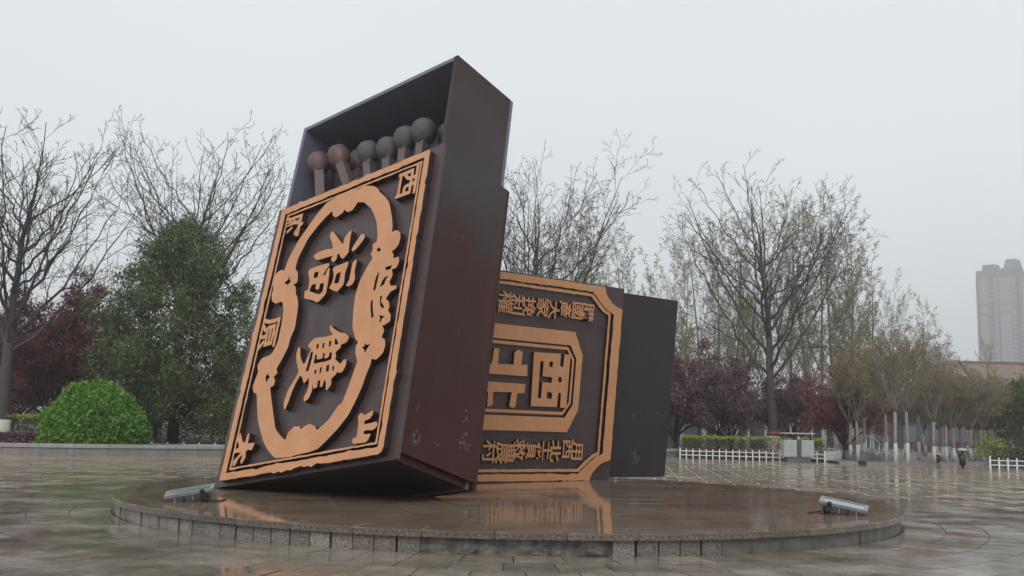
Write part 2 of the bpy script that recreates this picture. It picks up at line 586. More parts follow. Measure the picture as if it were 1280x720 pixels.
sheet('ground', [(-900, -120), (900, -120), (900, 1150), (-900, 1150)], -0.03, 'lawn')
plaza = sheet('plaza', [(-70, -25), (70, -25), (70, 56), (46, 64), (26.9, 56.4), (21, 51.85), (16.8, 50.45), (16.8, 56), (9.4, 56), (-12, 46), (-70, 46)], 0.0, 'plaza_stone')
sheet('pavement', [(16.8, 50.45), (21, 51.85), (26.9, 56.4), (46, 64), (80, 72), (80, 100), (16.8, 100)], 0.1, 'far_paving')

CX, CY, RD = 0.014, 18.98, 6.97        # round platform
HD = 0.291
rng = np.random.default_rng(7)


def wedge(r0, r1, a, gap, z0, z1, name, m, bevel=0.006):
    """annular slab centred on -Y, half angle a"""
    pts = []
    k = 3
    for i in range(k + 1):
        t = -a + 2 * a * i / k
        g = gap / r0
        t = max(-a + g, min(a - g, t))
        pts.append((r0 * math.sin(t), -r0 * math.cos(t)))
    for i in range(k, -1, -1):
        t = -a + 2 * a * i / k
        g = gap / r1
        t = max(-a + g, min(a - g, t))
        pts.append((r1 * math.sin(t), -r1 * math.cos(t)))
    return prism_mesh(name, pts[::-1], z0, z1, m, bevel)


rest_bm = bmesh.new()
grout_me = mesh_np('grout_bed', [(r * math.cos(t), r * math.sin(t), 0.004) for t in np.linspace(0, 2 * math.pi, 128, endpoint=False) for r in (6.8, 10.74)],
                   [(2 * i, 2 * i + 1, (2 * i + 3) % 256, (2 * i + 2) % 256) for i in range(128)], 'grout')
link('grout_bed', grout_me, plaza, (CX, CY, 0))
r0 = 6.95
ring = 0
while r0 < 10.5:
    r1 = r0 + 0.62
    n = int(2 * math.pi * r0 / 0.56)
    a = math.pi / n
    me = wedge(r0 + 0.008, r1 - 0.008, a, 0.009, 0.005, 0.018, 'paving_slab', 'slab_stone', 0.002)
    off = rng.uniform(0, 2 * a)
    me_red = me.copy()
    me_red.materials[0] = MATS['slab_red']
    for i in range(n):
        t = off + 2 * a * i
        deg = (math.degrees(t) + 180) % 360 - 180     # 0 = towards the camera
        if abs(deg) < 82:
            link('paving_slab', me_red if rng.random() < (.05 if ring == 1 else 0) else me, plaza, (CX, CY, rng.uniform(-0.003, 0.003)), (rng.normal() * 0.00012, rng.normal() * 0.00012, t))
        else:
            tmp = me.copy()
            tmp.transform(Matrix.Translation((CX, CY, 0)) @ Matrix.Rotation(t, 4, 'Z'))
            rest_bm.from_mesh(tmp)
            bpy.data.meshes.remove(tmp)
    r0 = r1
    ring += 1
link('far_paving_slabs', bm_mesh(rest_bm, 'far_paving_slabs', 'slab_stone', recalc=False), plaza, kind='stuff')

# ------------------------------------------------------------------ round stone platform
plat = tag(empty('round_platform', (CX, CY, 0)), 'low round stone platform with granite rim carrying the two giant matchboxes', 'platform')


def ring_core(name, r, z0, z1, m, n=160):
    V = [(r * math.cos(t), r * math.sin(t), z) for z in (z0, z1) for t in np.linspace(0, 2 * math.pi, n, endpoint=False)]
    F = [(i, (i + 1) % n, n + (i + 1) % n, n + i) for i in range(n)] + [tuple(range(n, 2 * n))]
    return mesh_np(name, V, F, m)


link('core', ring_core('core', 6.84, 0.0, HD - 0.03, 'grout'), plat)
ncap = 50
cap_me = wedge(6.52, RD, math.pi / ncap, 0.004, HD - 0.085, HD, 'cap_stone', 'cap_granite', 0.012)
cap_me.materials.append(MATS['deck_stone'])
for f_ in cap_me.polygons:
    if f_.normal.z > 0.9:
        f_.material_index = 1
for i in range(ncap):
    link('cap_stone', cap_me, plat, (0, 0, rng.uniform(-0.002, 0.002)), (0, 0, 2 * math.pi * i / ncap + 0.04))
# facing stones; between -97..-80 deg the stones are lost and rough mortar shows, right of -68 deg it is rendered smooth
fa = math.radians(2.42) / 2
face_me = [wedge(6.80, 6.905 + d, fa * wd, 0.011, 0.008, HD - 0.092 - h, 'facing_stone', 'facing_granite', 0.0) for d, h, wd in ((0, 0, 1), (0.012, 0.006, 1), (-0.008, 0.002, 1))]
ang = -262.0
while ang < 98:
    a_ = (ang + 180) % 360 - 180
    lost = -98 < a_ < -80.2
    smooth = -68 < a_ < 30
    if not lost and not smooth:
        me = face_me[int(rng.integers(3))]
        link('facing_stone', me, plat, (0, 0, 0), (0, 0, R(a_ + 90 + rng.normal() * 0.06)))
    ang += 2.42


def curved_patch(name, a0, a1, r, z0, z1, m, amp, seed):
    rg = np.random.default_rng(seed)
    n, k = int((a1 - a0) / 0.35), 7
    V, F = [], []
    for i in range(n + 1):
        t = R(a0 + (a1 - a0) * i / n)
        for j in range(k + 1):
            z = z0 + (z1 - z0) * j / k
            d = amp * (rg.normal() * 0.6 + math.sin(i * 0.35 + j * 0.8) * 0.6)
            V.append(((r + d) * math.cos(t), (r + d) * math.sin(t), z))
    for i in range(n):
        for j in range(k):
            a = i * (k + 1) + j
            F.append((a, a + k + 1, a + k + 2, a + 1))
    return mesh_np(name, V, F, m, True)


tag(link('mortar_patch', curved_patch('mortar_patch', -99.4, -78.6, 6.865, 0.0, HD - 0.086, 'old_mortar', 0.016, 3), plat), 'rough dark mortar where the facing stones are lost')
for a0, a1 in ((-68.2, -44.2), (-44.0, -20.2), (-20.0, 4.0), (4.2, 29.5)):
    tag(link('render_panel', curved_patch('render_panel', a0, a1, 6.90, 0.0, HD - 0.086, 'plaster', 0.002, int(a1) + 99), plat), 'smooth cement render on the platform side')


def clip_circle(poly, r):
    """polygon (convex) clipped to a circle approximated by 72 half planes"""
    for i in range(72):
        t = 2 * math.pi * i / 72
        nx, ny = math.cos(t), math.sin(t)
        q = []
        n = len(poly)
        for j in range(n):
            a, b = poly[j], poly[(j + 1) % n]
            da, db = a[0] * nx + a[1] * ny - r, b[0] * nx + b[1] * ny - r
            if da <= 0:
                q.append(a)
            if da * db < 0:
                s = da / (da - db)
                q.append((a[0] + (b[0] - a[0]) * s, a[1] + (b[1] - a[1]) * s))
        poly = q
        if len(poly) < 3:
            return None
    return poly


link('deck_bed', ring_core('deck_bed', 6.53, HD - 0.05, HD - 0.008, 'light_grout'), plat)
ts = 0.98
rot0 = R(14)
full = prism_mesh('deck_slab', [(-ts / 2 + .003, -ts / 2 + .003), (ts / 2 - .003, -ts / 2 + .003), (ts / 2 - .003, ts / 2 - .003), (-ts / 2 + .003, ts / 2 - .003)], HD - 0.03, HD - 0.001, 'deck_stone', 0.002)
for i in range(-8, 9):
    for j in range(-8, 9):
        sh = (i % 2) * 0.0
        x, y = i * ts, j * ts + sh
        cs = [(x + sx * (ts / 2 - .003), y + sy * (ts / 2 - .003)) for sx, sy in ((-1, -1), (1, -1), (1, 1), (-1, 1))]
        if min(math.hypot(*c) for c in cs) > 6.5:
            continue
        if max(math.hypot(*c) for c in cs) < 6.5:
            q = Matrix.Rotation(rot0, 3, 'Z') @ Vector((x, y, 0))
            link('deck_slab', full, plat, (q.x, q.y, rng.uniform(-.001, .001)), (rng.normal() * 0.0016, rng.normal() * 0.0016, rot0))
        else:
            poly = clip_circle(cs, 6.515)
            if poly and len(poly) > 2:
                # drop near-duplicate points
                pp = [poly[0]]
                for c in poly[1:]:
                    if math.dist(c, pp[-1]) > 0.01:
                        pp.append(c)
                if math.dist(pp[0], pp[-1]) < 0.01:
                    pp.pop()
                if len(pp) > 2:
                    link('deck_slab', prism_mesh('deck_slab', pp, HD - 0.03, HD - 0.001, 'deck_stone'), plat, (0, 0, 0), (0, 0, rot0))

# ------------------------------------------------------------------ the two matchboxes
UV = {
    'fu1': [[[1.69, 4.36], [1.8, 4.41], [2.06, 4.41], [2.26, 4.37], [2.18, 4.53], [2.07, 4.7], [2.11, 4.81], [2.25, 4.68], [2.53, 4.38], [2.54, 4.53], [2.63, 4.63], [2.71, 4.64], [2.71, 4.48], [2.72, 4.3], [2.74, 4.15], [2.61, 4.05], [2.52, 4.12], [2.48, 4.19], [2.42, 4.22], [2.42, 4.09], [2.35, 4.05], [2.27, 4.11], [2.26, 4.17], [2.31, 4.21], [2.1, 4.22], [1.84, 4.23], [1.79, 4.27]]],
    'fu2': [[[2.86, 4.14], [2.81, 4.2], [2.86, 4.29], [2.94, 4.38], [3.01, 4.48], [3.1, 4.44], [3.13, 4.37], [3.06, 4.28], [2.95, 4.18]]],
    'fu3': [[[1.65, 3.62], [1.76, 3.61], [1.73, 3.83], [1.64, 4.02], [1.66, 4.08], [1.89, 4.09], [2.22, 4.07], [2.25, 4.01], [2.17, 3.94], [2.11, 3.83], [2.18, 3.82], [2.21, 3.93], [2.27, 3.97], [2.3, 3.76], [2.31, 3.55], [2.31, 3.39], [2.12, 3.26], [1.95, 3.35], [1.68, 3.45]], [[1.84, 3.96], [1.95, 3.95], [1.95, 3.84], [1.85, 3.85]], [[1.82, 3.58], [1.86, 3.69], [1.97, 3.68], [1.97, 3.58], [2.07, 3.55], [2.07, 3.66], [2.17, 3.65], [2.18, 3.48], [2.1, 3.45]]],
    'fu4': [[[2.37, 3.5], [2.43, 3.6], [2.44, 3.75], [2.37, 3.9], [2.41, 3.94], [2.68, 3.95], [2.77, 3.96], [2.8, 3.91], [2.75, 3.72], [2.78, 3.49], [2.63, 3.36], [2.53, 3.41]], [[2.51, 3.75], [2.62, 3.77], [2.62, 3.56], [2.5, 3.58]]],
    'fu5': [[[2.84, 3.44], [2.91, 3.54], [2.91, 3.73], [2.91, 3.89], [3.0, 3.95], [3.03, 3.9], [3.01, 3.71], [3.07, 3.51], [3.02, 3.42], [2.93, 3.4]]],
    'shuang': [[[2.65, 2.7], [2.71, 2.62], [2.93, 2.48], [3.08, 2.44], [3.21, 2.34], [3.16, 2.25], [3.02, 2.23], [3.02, 2.17], [2.91, 2.11], [2.95, 2.02], [2.93, 1.98], [3.1, 1.85], [3.18, 1.92], [3.24, 1.91], [3.26, 1.81], [3.2, 1.69], [3.11, 1.68], [3.05, 1.72], [3.04, 1.67], [2.93, 1.61], [2.96, 1.5], [2.88, 1.4], [2.83, 1.43], [2.81, 1.55], [2.75, 1.63], [2.73, 1.49], [2.66, 1.5], [2.64, 1.64], [2.57, 1.62], [2.59, 1.51], [2.49, 1.49], [2.43, 1.62], [2.47, 1.46], [2.41, 1.32], [2.3, 1.28], [2.27, 1.36], [2.33, 1.48], [2.34, 1.58], [2.31, 1.74], [2.21, 1.64], [2.16, 1.69], [2.11, 1.78], [2.04, 1.82], [1.95, 1.67], [1.89, 1.5], [1.86, 1.35], [1.81, 1.21], [1.75, 1.26], [1.73, 1.39], [1.78, 1.6], [1.92, 1.79], [1.98, 1.91], [1.86, 2.12], [1.8, 2.27], [1.81, 2.41], [1.87, 2.42], [1.93, 2.22], [2.05, 2.05], [2.11, 2.05], [2.15, 2.18], [2.21, 2.3], [2.09, 2.39], [2.13, 2.45], [2.25, 2.52], [2.56, 2.48], [2.76, 2.48], [2.65, 2.57], [2.61, 2.66]], [[2.22, 2.23], [2.27, 2.22], [2.28, 2.1], [2.25, 1.89], [2.18, 1.91], [2.2, 2.02]], [[2.34, 2.37], [2.4, 2.36], [2.4, 2.28], [2.36, 2.29]], [[2.51, 2.36], [2.56, 2.35], [2.56, 2.26], [2.52, 2.27]], [[2.68, 2.36], [2.74, 2.36], [2.74, 2.26], [2.7, 2.26]], [[2.83, 2.39], [2.91, 2.32], [2.94, 2.26], [2.85, 2.27]], [[2.39, 2.16], [2.43, 2.15], [2.45, 2.06], [2.59, 2.06], [2.57, 2.15], [2.62, 2.14], [2.63, 2.04], [2.73, 2.05], [2.73, 2.13], [2.79, 2.12], [2.8, 2.0], [2.69, 1.99], [2.39, 2.0]], [[2.43, 1.86], [2.48, 1.85], [2.48, 1.78], [2.44, 1.79]], [[2.57, 1.87], [2.62, 1.88], [2.61, 1.77], [2.58, 1.77]], [[2.74, 1.88], [2.8, 1.89], [2.82, 1.77], [2.75, 1.78]], [[2.9, 1.84], [2.94, 1.84], [2.96, 1.76], [2.92, 1.77]]],
    'xi': [[[3.79, 5.5], [4.07, 5.56], [4.11, 5.56], [4.11, 5.38], [4.16, 5.35], [4.17, 5.56], [4.23, 5.54], [4.24, 5.31], [4.29, 5.24], [4.27, 5.06], [4.23, 5.03], [4.15, 5.08], [4.15, 5.17], [4.11, 5.21], [4.1, 5.1], [4.15, 5.0], [4.07, 4.97], [3.83, 5.07], [3.9, 5.12], [3.9, 5.31], [3.86, 5.4]], [[3.96, 5.43], [4.01, 5.45], [4.03, 5.38], [3.97, 5.38]], [[3.93, 5.3], [4.02, 5.32], [4.04, 5.2], [3.95, 5.18]], [[4.11, 5.32], [4.16, 5.31], [4.15, 5.25], [4.12, 5.26]]],
    'fu_small': [[[0.51, 5.56], [0.7, 5.55], [0.94, 5.52], [1.04, 5.51], [1.04, 5.44], [1.12, 5.37], [1.1, 5.26], [1.05, 5.07], [0.99, 5.05], [0.92, 5.15], [0.89, 5.13], [0.87, 5.04], [0.8, 5.01], [0.74, 5.11], [0.58, 5.17], [0.53, 5.27], [0.57, 5.35], [0.51, 5.46]], [[0.59, 5.49], [0.72, 5.49], [0.71, 5.45], [0.62, 5.45]], [[0.8, 5.41], [0.89, 5.4], [0.87, 5.32], [0.83, 5.33]], [[0.63, 5.31], [0.73, 5.32], [0.72, 5.26], [0.82, 5.23], [0.8, 5.19], [0.66, 5.23]]],
    'yuan': [[[0.62, 3.26], [0.72, 3.19], [0.92, 3.14], [1.02, 3.16], [1.07, 3.1], [1.06, 2.94], [1.07, 2.73], [1.05, 2.63], [0.99, 2.59], [0.92, 2.69], [0.82, 2.73], [0.76, 2.69], [0.68, 2.7], [0.65, 2.64], [0.57, 2.66], [0.53, 2.73], [0.59, 2.83], [0.53, 2.95], [0.59, 2.97], [0.66, 3.01], [0.58, 3.1], [0.61, 3.16]], [[0.68, 3.12], [0.83, 3.07], [0.85, 3.01], [0.7, 3.06]], [[0.78, 2.92], [0.84, 2.92], [0.84, 2.8], [0.79, 2.81]], [[0.92, 2.91], [0.95, 2.92], [0.96, 2.75], [0.92, 2.75]], [[0.64, 2.89], [0.73, 2.89], [0.72, 2.8], [0.68, 2.78]]],
    'tai': [[[0.6, 0.96], [0.67, 0.87], [0.76, 0.74], [0.83, 0.74], [0.84, 0.88], [0.9, 0.91], [0.92, 0.8], [0.91, 0.7], [1.13, 0.69], [1.08, 0.55], [0.97, 0.58], [0.91, 0.55], [0.94, 0.43], [0.87, 0.32], [0.81, 0.36], [0.84, 0.51], [0.73, 0.44], [0.69, 0.33], [0.61, 0.3], [0.58, 0.41], [0.69, 0.48], [0.77, 0.55], [0.66, 0.56], [0.58, 0.56], [0.56, 0.63], [0.68, 0.66], [0.57, 0.81]]],
    'shan': [[[3.75, 0.38], [3.78, 0.43], [3.85, 0.43], [3.85, 0.54], [3.84, 0.67], [3.8, 0.78], [3.84, 0.85], [3.92, 0.82], [3.95, 0.79], [4.06, 0.82], [4.14, 0.85], [4.16, 0.78], [4.1, 0.71], [3.98, 0.69], [3.98, 0.63], [4.13, 0.63], [4.26, 0.64], [4.31, 0.59], [4.28, 0.53], [4.21, 0.5], [4.07, 0.52], [4.0, 0.51], [4.01, 0.46], [4.09, 0.45], [4.16, 0.45], [4.18, 0.42], [4.14, 0.35], [4.1, 0.31], [3.83, 0.32], [3.78, 0.34]]],
    'wreath': [[[2.64, 5.57], [2.86, 5.59], [3.14, 5.48], [3.27, 5.37], [3.31, 5.3], [3.5, 5.13], [3.64, 4.96], [3.72, 4.77], [3.8, 4.56], [3.85, 4.38], [3.85, 4.27], [3.97, 4.28], [4.08, 4.2], [4.11, 4.08], [4.09, 3.95], [4.02, 3.88], [3.94, 3.85], [4.0, 3.77], [4.01, 3.69], [4.15, 3.69], [4.18, 3.58], [4.13, 3.47], [4.02, 3.47], [4.07, 3.34], [4.01, 3.22], [4.07, 3.13], [4.21, 3.11], [4.22, 3.04], [4.09, 3.02], [3.99, 2.9], [4.08, 2.83], [4.12, 2.74], [4.1, 2.65], [4.19, 2.55], [4.2, 2.43], [4.06, 2.38], [4.01, 2.4], [4.09, 2.28], [4.05, 2.16], [4.14, 2.11], [4.18, 1.99], [4.15, 1.85], [4.01, 1.76], [3.89, 1.8], [3.89, 1.7], [3.83, 1.55], [3.78, 1.34], [3.7, 1.14], [3.56, 0.86], [3.34, 0.64], [3.14, 0.49], [2.93, 0.35], [2.75, 0.32], [2.38, 0.31], [2.24, 0.29], [1.8, 0.32], [1.55, 0.5], [1.36, 0.69], [1.22, 0.89], [1.05, 1.15], [0.85, 1.67], [0.74, 1.71], [0.67, 1.84], [0.72, 2.05], [0.74, 2.12], [0.67, 2.27], [0.75, 2.4], [1.0, 2.42], [1.06, 2.46], [1.15, 2.65], [1.15, 2.96], [1.12, 3.31], [1.01, 3.55], [0.81, 3.54], [0.67, 3.63], [0.61, 3.77], [0.62, 3.92], [0.56, 4.07], [0.59, 4.26], [0.75, 4.31], [0.85, 4.25], [0.9, 4.5], [1.1, 4.88], [1.32, 5.13], [1.56, 5.39], [1.76, 5.55], [2.02, 5.59], [2.48, 5.6]], [[2.71, 5.26], [2.91, 5.2], [3.16, 4.98], [3.33, 4.72], [3.4, 4.58], [3.48, 4.3], [3.49, 4.18], [3.38, 4.15], [3.42, 4.04], [3.38, 3.95], [3.46, 3.85], [3.32, 3.66], [3.21, 3.44], [3.16, 3.17], [3.18, 2.89], [3.25, 2.5], [3.38, 2.27], [3.47, 2.19], [3.42, 2.11], [3.46, 1.96], [3.54, 1.82], [3.47, 1.56], [3.4, 1.3], [3.33, 1.09], [3.25, 1.07], [3.07, 0.84], [2.81, 0.69], [2.74, 0.77], [2.58, 0.84], [2.43, 0.81], [2.39, 0.76], [2.31, 0.83], [2.17, 0.85], [2.03, 0.75], [2.0, 0.62], [1.88, 0.69], [1.65, 0.87], [1.45, 1.26], [1.22, 1.73], [1.32, 1.75], [1.33, 1.85], [1.26, 1.94], [1.35, 1.99], [1.29, 2.09], [1.39, 2.24], [1.51, 2.49], [1.51, 2.64], [1.59, 2.86], [1.55, 3.32], [1.47, 3.52], [1.4, 3.6], [1.34, 3.78], [1.25, 3.84], [1.36, 3.88], [1.31, 4.11], [1.2, 4.2], [1.21, 4.42], [1.4, 4.83], [1.62, 5.04], [1.82, 5.19], [2.0, 5.29], [2.04, 5.16], [2.15, 5.09], [2.33, 5.14], [2.37, 5.21], [2.45, 5.12], [2.6, 5.11], [2.69, 5.2]], [[3.57, 4.04], [3.65, 3.96], [3.59, 3.93], [3.52, 4.0]], [[3.83, 3.55], [3.94, 3.56], [4.01, 3.56], [3.99, 3.49], [3.89, 3.48]], [[3.79, 3.17], [3.81, 3.29], [3.89, 3.36], [3.97, 3.36], [3.91, 3.3], [3.89, 3.21]], [[3.7, 3.52], [3.7, 3.38], [3.68, 3.14], [3.62, 3.15], [3.63, 3.38], [3.65, 3.45]], [[3.61, 2.94], [3.66, 2.97], [3.69, 2.8], [3.76, 2.61], [3.71, 2.59], [3.64, 2.78]], [[3.83, 2.99], [3.89, 2.99], [3.88, 2.88], [3.98, 2.76], [3.97, 2.71], [3.88, 2.79]], [[3.89, 2.62], [3.97, 2.58], [4.05, 2.56], [3.98, 2.52], [3.97, 2.46], [3.92, 2.48], [3.94, 2.53]], [[3.64, 2.15], [3.7, 2.09], [3.8, 2.09], [3.75, 2.04], [3.69, 1.94], [3.65, 2.03], [3.58, 2.06], [3.66, 2.08]], [[1.11, 2.05], [1.08, 2.0], [1.15, 1.95], [1.1, 1.91], [1.07, 1.84], [1.01, 1.98], [1.03, 2.01]], [[1.08, 4.11], [1.08, 4.02], [1.15, 3.94], [1.06, 3.89], [0.94, 3.97], [1.03, 4.0]]],
    'b_xi': [[[3.22, 2.97], [4.03, 2.99], [4.03, 2.7], [4.13, 2.69], [4.14, 2.98], [4.33, 2.99], [4.33, 1.74], [4.14, 1.74], [4.13, 2.08], [4.05, 2.08], [4.04, 1.75], [3.26, 1.74]], [[3.71, 2.79], [3.81, 2.79], [3.81, 2.66], [3.7, 2.67]], [[3.43, 2.78], [3.53, 2.78], [3.53, 2.44], [3.82, 2.43], [3.82, 2.3], [3.54, 2.3], [3.54, 1.93], [3.44, 1.94]], [[4.01, 2.45], [4.11, 2.44], [4.12, 2.33], [4.02, 2.33]], [[3.71, 2.1], [3.86, 2.07], [3.86, 1.93], [3.71, 1.94]]],
    'b_bei1': [[[2.08, 2.98], [2.22, 2.98], [2.22, 2.64], [2.66, 2.65], [2.66, 2.93], [2.76, 3.0], [2.89, 2.95], [2.88, 2.66], [3.06, 2.67], [3.08, 2.41], [1.47, 2.41], [1.47, 2.64], [2.05, 2.63]]],
    'b_bei2': [[[3.05, 2.23], [3.04, 2.03], [2.84, 2.02], [2.82, 1.72], [2.75, 1.68], [2.64, 1.72], [2.68, 2.03], [2.16, 2.02], [2.17, 1.72], [2.03, 1.68], [2.02, 2.02], [1.44, 2.02], [1.44, 2.23], [2.07, 2.24]]],
    'row0_0': [[[2.12, 4.05], [2.15, 4.13], [2.1, 4.24], [2.17, 4.26], [2.22, 4.17], [2.3, 4.23], [2.34, 4.2], [2.34, 4.12], [2.48, 4.12], [2.49, 4.07], [2.41, 4.01], [2.41, 3.95], [2.49, 3.91], [2.51, 3.87], [2.46, 3.79], [2.4, 3.84], [2.35, 3.78], [2.29, 3.83], [2.25, 3.8], [2.2, 3.85], [2.13, 3.83], [2.11, 3.92], [2.15, 3.97]], [[2.19, 4.09], [2.23, 4.1], [2.23, 4.05], [2.18, 4.05]], [[2.27, 4.07], [2.33, 4.07], [2.32, 4.03], [2.27, 4.03]], [[2.2, 3.97], [2.26, 3.97], [2.25, 3.92], [2.2, 3.92]], [[2.3, 3.97], [2.36, 3.97], [2.35, 3.92], [2.3, 3.92]]],
    'row0_1': [[[2.49, 4.17], [2.53, 4.21], [2.56, 4.15], [2.61, 4.23], [2.67, 4.22], [2.66, 4.14], [2.74, 4.15], [2.74, 4.09], [2.82, 4.04], [2.81, 4.01], [2.69, 4.03], [2.67, 3.98], [2.61, 4.02], [2.56, 3.96], [2.52, 4.0], [2.56, 4.06], [2.51, 4.1]]],
    'row0_2': [[[2.55, 3.92], [2.73, 3.91], [2.72, 3.87], [2.64, 3.87], [2.66, 3.84], [2.76, 3.82], [2.75, 3.78], [2.43, 3.79], [2.46, 3.83], [2.57, 3.83]]],
    'row0_3': [[[2.82, 4.2], [2.86, 4.2], [2.87, 4.13], [2.94, 4.17], [3.02, 4.19], [3.09, 4.15], [3.11, 4.06], [3.16, 4.04], [3.16, 3.93], [2.97, 3.89], [2.93, 3.95], [2.84, 4.04]], [[2.94, 4.11], [2.99, 4.12], [2.99, 4.07], [2.95, 4.06]], [[3.01, 4.03], [3.06, 4.04], [3.06, 3.97], [3.01, 3.97]]],
    'row0_4': [[[2.8, 3.95], [2.88, 3.99], [2.9, 3.94], [2.85, 3.92], [2.86, 3.83], [2.93, 3.82], [2.92, 3.77], [2.84, 3.77]]],
    'row0_5': [[[3.22, 4.17], [3.26, 4.2], [3.28, 4.15], [3.32, 4.22], [3.35, 4.21], [3.38, 4.17], [3.44, 4.2], [3.5, 4.17], [3.48, 4.13], [3.42, 4.12], [3.54, 4.09], [3.53, 4.05], [3.46, 4.04], [3.55, 3.97], [3.56, 3.92], [3.47, 3.94], [3.41, 3.9], [3.42, 3.81], [3.36, 3.79], [3.33, 3.84], [3.25, 3.86], [3.2, 3.91], [3.25, 3.97], [3.22, 4.03]], [[3.28, 4.11], [3.33, 4.12], [3.32, 4.06], [3.28, 4.05]], [[3.38, 4.08], [3.42, 4.08], [3.41, 4.04], [3.38, 4.04]], [[3.3, 3.98], [3.38, 3.99], [3.36, 3.92], [3.31, 3.92]]],
    'row0_6': [[[3.58, 3.77], [3.55, 3.83], [3.59, 3.93], [3.66, 4.0], [3.62, 4.08], [3.58, 4.18], [3.63, 4.2], [3.68, 4.1], [3.74, 4.16], [3.8, 4.14], [3.77, 4.05], [3.88, 4.03], [3.87, 3.99], [3.78, 3.97], [3.82, 3.88], [3.77, 3.83], [3.73, 3.91], [3.65, 3.93], [3.61, 3.86]]],
    'row0_7': [[[3.86, 4.2], [3.94, 4.22], [3.96, 4.17], [4.16, 4.16], [4.19, 4.17], [4.23, 4.12], [4.21, 4.03], [4.26, 3.97], [4.26, 3.87], [4.19, 3.89], [4.14, 3.94], [4.09, 3.87], [4.03, 3.92], [3.98, 3.86], [3.92, 3.85], [3.92, 3.96], [3.94, 4.03], [3.89, 4.12]], [[3.99, 4.12], [4.05, 4.12], [4.03, 4.05], [4.0, 4.04]], [[4.08, 4.12], [4.14, 4.11], [4.13, 4.04], [4.09, 4.04]], [[4.01, 4.0], [4.06, 4.0], [4.06, 3.97], [4.02, 3.97]]],
    'row0_8': [[[4.27, 4.2], [4.52, 4.23], [4.55, 4.06], [4.59, 4.0], [4.61, 3.86], [4.31, 3.85], [4.27, 3.91], [4.33, 3.95], [4.3, 4.06], [4.32, 4.14]], [[4.35, 4.17], [4.41, 4.17], [4.41, 4.11], [4.36, 4.1]], [[4.44, 4.17], [4.49, 4.18], [4.5, 4.1], [4.45, 4.1]], [[4.35, 4.05], [4.46, 4.04], [4.46, 4.01], [4.36, 4.0]], [[4.36, 3.95], [4.42, 3.95], [4.42, 3.9], [4.36, 3.9]], [[4.47, 3.95], [4.53, 3.95], [4.53, 3.89], [4.47, 3.9]]],
    'row0_9': [[[4.63, 4.25], [4.69, 4.22], [4.88, 4.25], [4.93, 4.19], [4.93, 4.08], [4.97, 3.94], [4.89, 3.86], [4.8, 3.86], [4.79, 3.81], [4.66, 3.82], [4.62, 3.88], [4.67, 3.96], [4.63, 4.05], [4.67, 4.12]], [[4.71, 4.19], [4.78, 4.19], [4.78, 4.13], [4.72, 4.13]], [[4.82, 4.2], [4.87, 4.2], [4.87, 4.14], [4.82, 4.14]], [[4.72, 4.08], [4.79, 4.08], [4.79, 4.03], [4.72, 4.03]], [[4.83, 4.09], [4.88, 4.09], [4.88, 4.03], [4.83, 4.03]], [[4.72, 3.97], [4.87, 3.97], [4.86, 3.93], [4.72, 3.93]]],
    'row1_0': [[[2.09, 0.84], [2.2, 0.86], [2.21, 0.91], [2.29, 0.94], [2.32, 0.88], [2.41, 0.86], [2.42, 0.8], [2.32, 0.78], [2.32, 0.63], [2.44, 0.61], [2.4, 0.55], [2.33, 0.54], [2.33, 0.46], [2.28, 0.48], [2.28, 0.54], [2.07, 0.55], [2.03, 0.67], [2.1, 0.67], [2.12, 0.62], [2.26, 0.62], [2.26, 0.74], [2.19, 0.79], [2.11, 0.79]]],
    'row1_1': [[[2.46, 0.91], [2.52, 0.86], [2.65, 0.85], [2.76, 0.84], [2.8, 0.89], [2.86, 0.86], [2.85, 0.78], [2.95, 0.7], [2.92, 0.66], [2.85, 0.59], [2.78, 0.52], [2.71, 0.57], [2.59, 0.6], [2.52, 0.61], [2.5, 0.44], [2.44, 0.46], [2.47, 0.59], [2.48, 0.67], [2.4, 0.77], [2.49, 0.8]], [[2.54, 0.8], [2.61, 0.79], [2.61, 0.75], [2.55, 0.76]], [[2.67, 0.78], [2.74, 0.77], [2.74, 0.73], [2.67, 0.74]], [[2.58, 0.71], [2.65, 0.7], [2.64, 0.66], [2.58, 0.67]], [[2.71, 0.69], [2.78, 0.68], [2.77, 0.64], [2.71, 0.65]]],
    'row1_2': [[[2.93, 0.98], [2.97, 0.97], [3.0, 0.9], [3.1, 0.93], [3.12, 0.87], [3.19, 0.85], [3.2, 0.78], [3.11, 0.77], [3.15, 0.71], [3.24, 0.69], [3.23, 0.64], [3.13, 0.62], [3.11, 0.58], [3.04, 0.62], [2.96, 0.6], [2.94, 0.51], [2.91, 0.56], [2.95, 0.68], [2.89, 0.73], [2.97, 0.78], [2.89, 0.88], [2.93, 0.89]], [[3.0, 0.85], [3.06, 0.85], [3.06, 0.8], [3.01, 0.8]], [[3.0, 0.74], [3.07, 0.73], [3.06, 0.68], [3.0, 0.69]]],
    'row1_3': [[[3.26, 0.85], [3.51, 0.87], [3.55, 0.92], [3.59, 0.92], [3.61, 0.85], [3.69, 0.83], [3.7, 0.76], [3.59, 0.74], [3.68, 0.68], [3.69, 0.6], [3.63, 0.62], [3.58, 0.66], [3.58, 0.54], [3.5, 0.55], [3.51, 0.62], [3.3, 0.63], [3.25, 0.68], [3.32, 0.73]], [[3.34, 0.81], [3.38, 0.81], [3.38, 0.74], [3.35, 0.74]], [[3.41, 0.81], [3.44, 0.81], [3.45, 0.73], [3.42, 0.74]], [[3.48, 0.81], [3.52, 0.82], [3.52, 0.76], [3.49, 0.76]], [[3.37, 0.69], [3.47, 0.69], [3.47, 0.66], [3.37, 0.66]]],
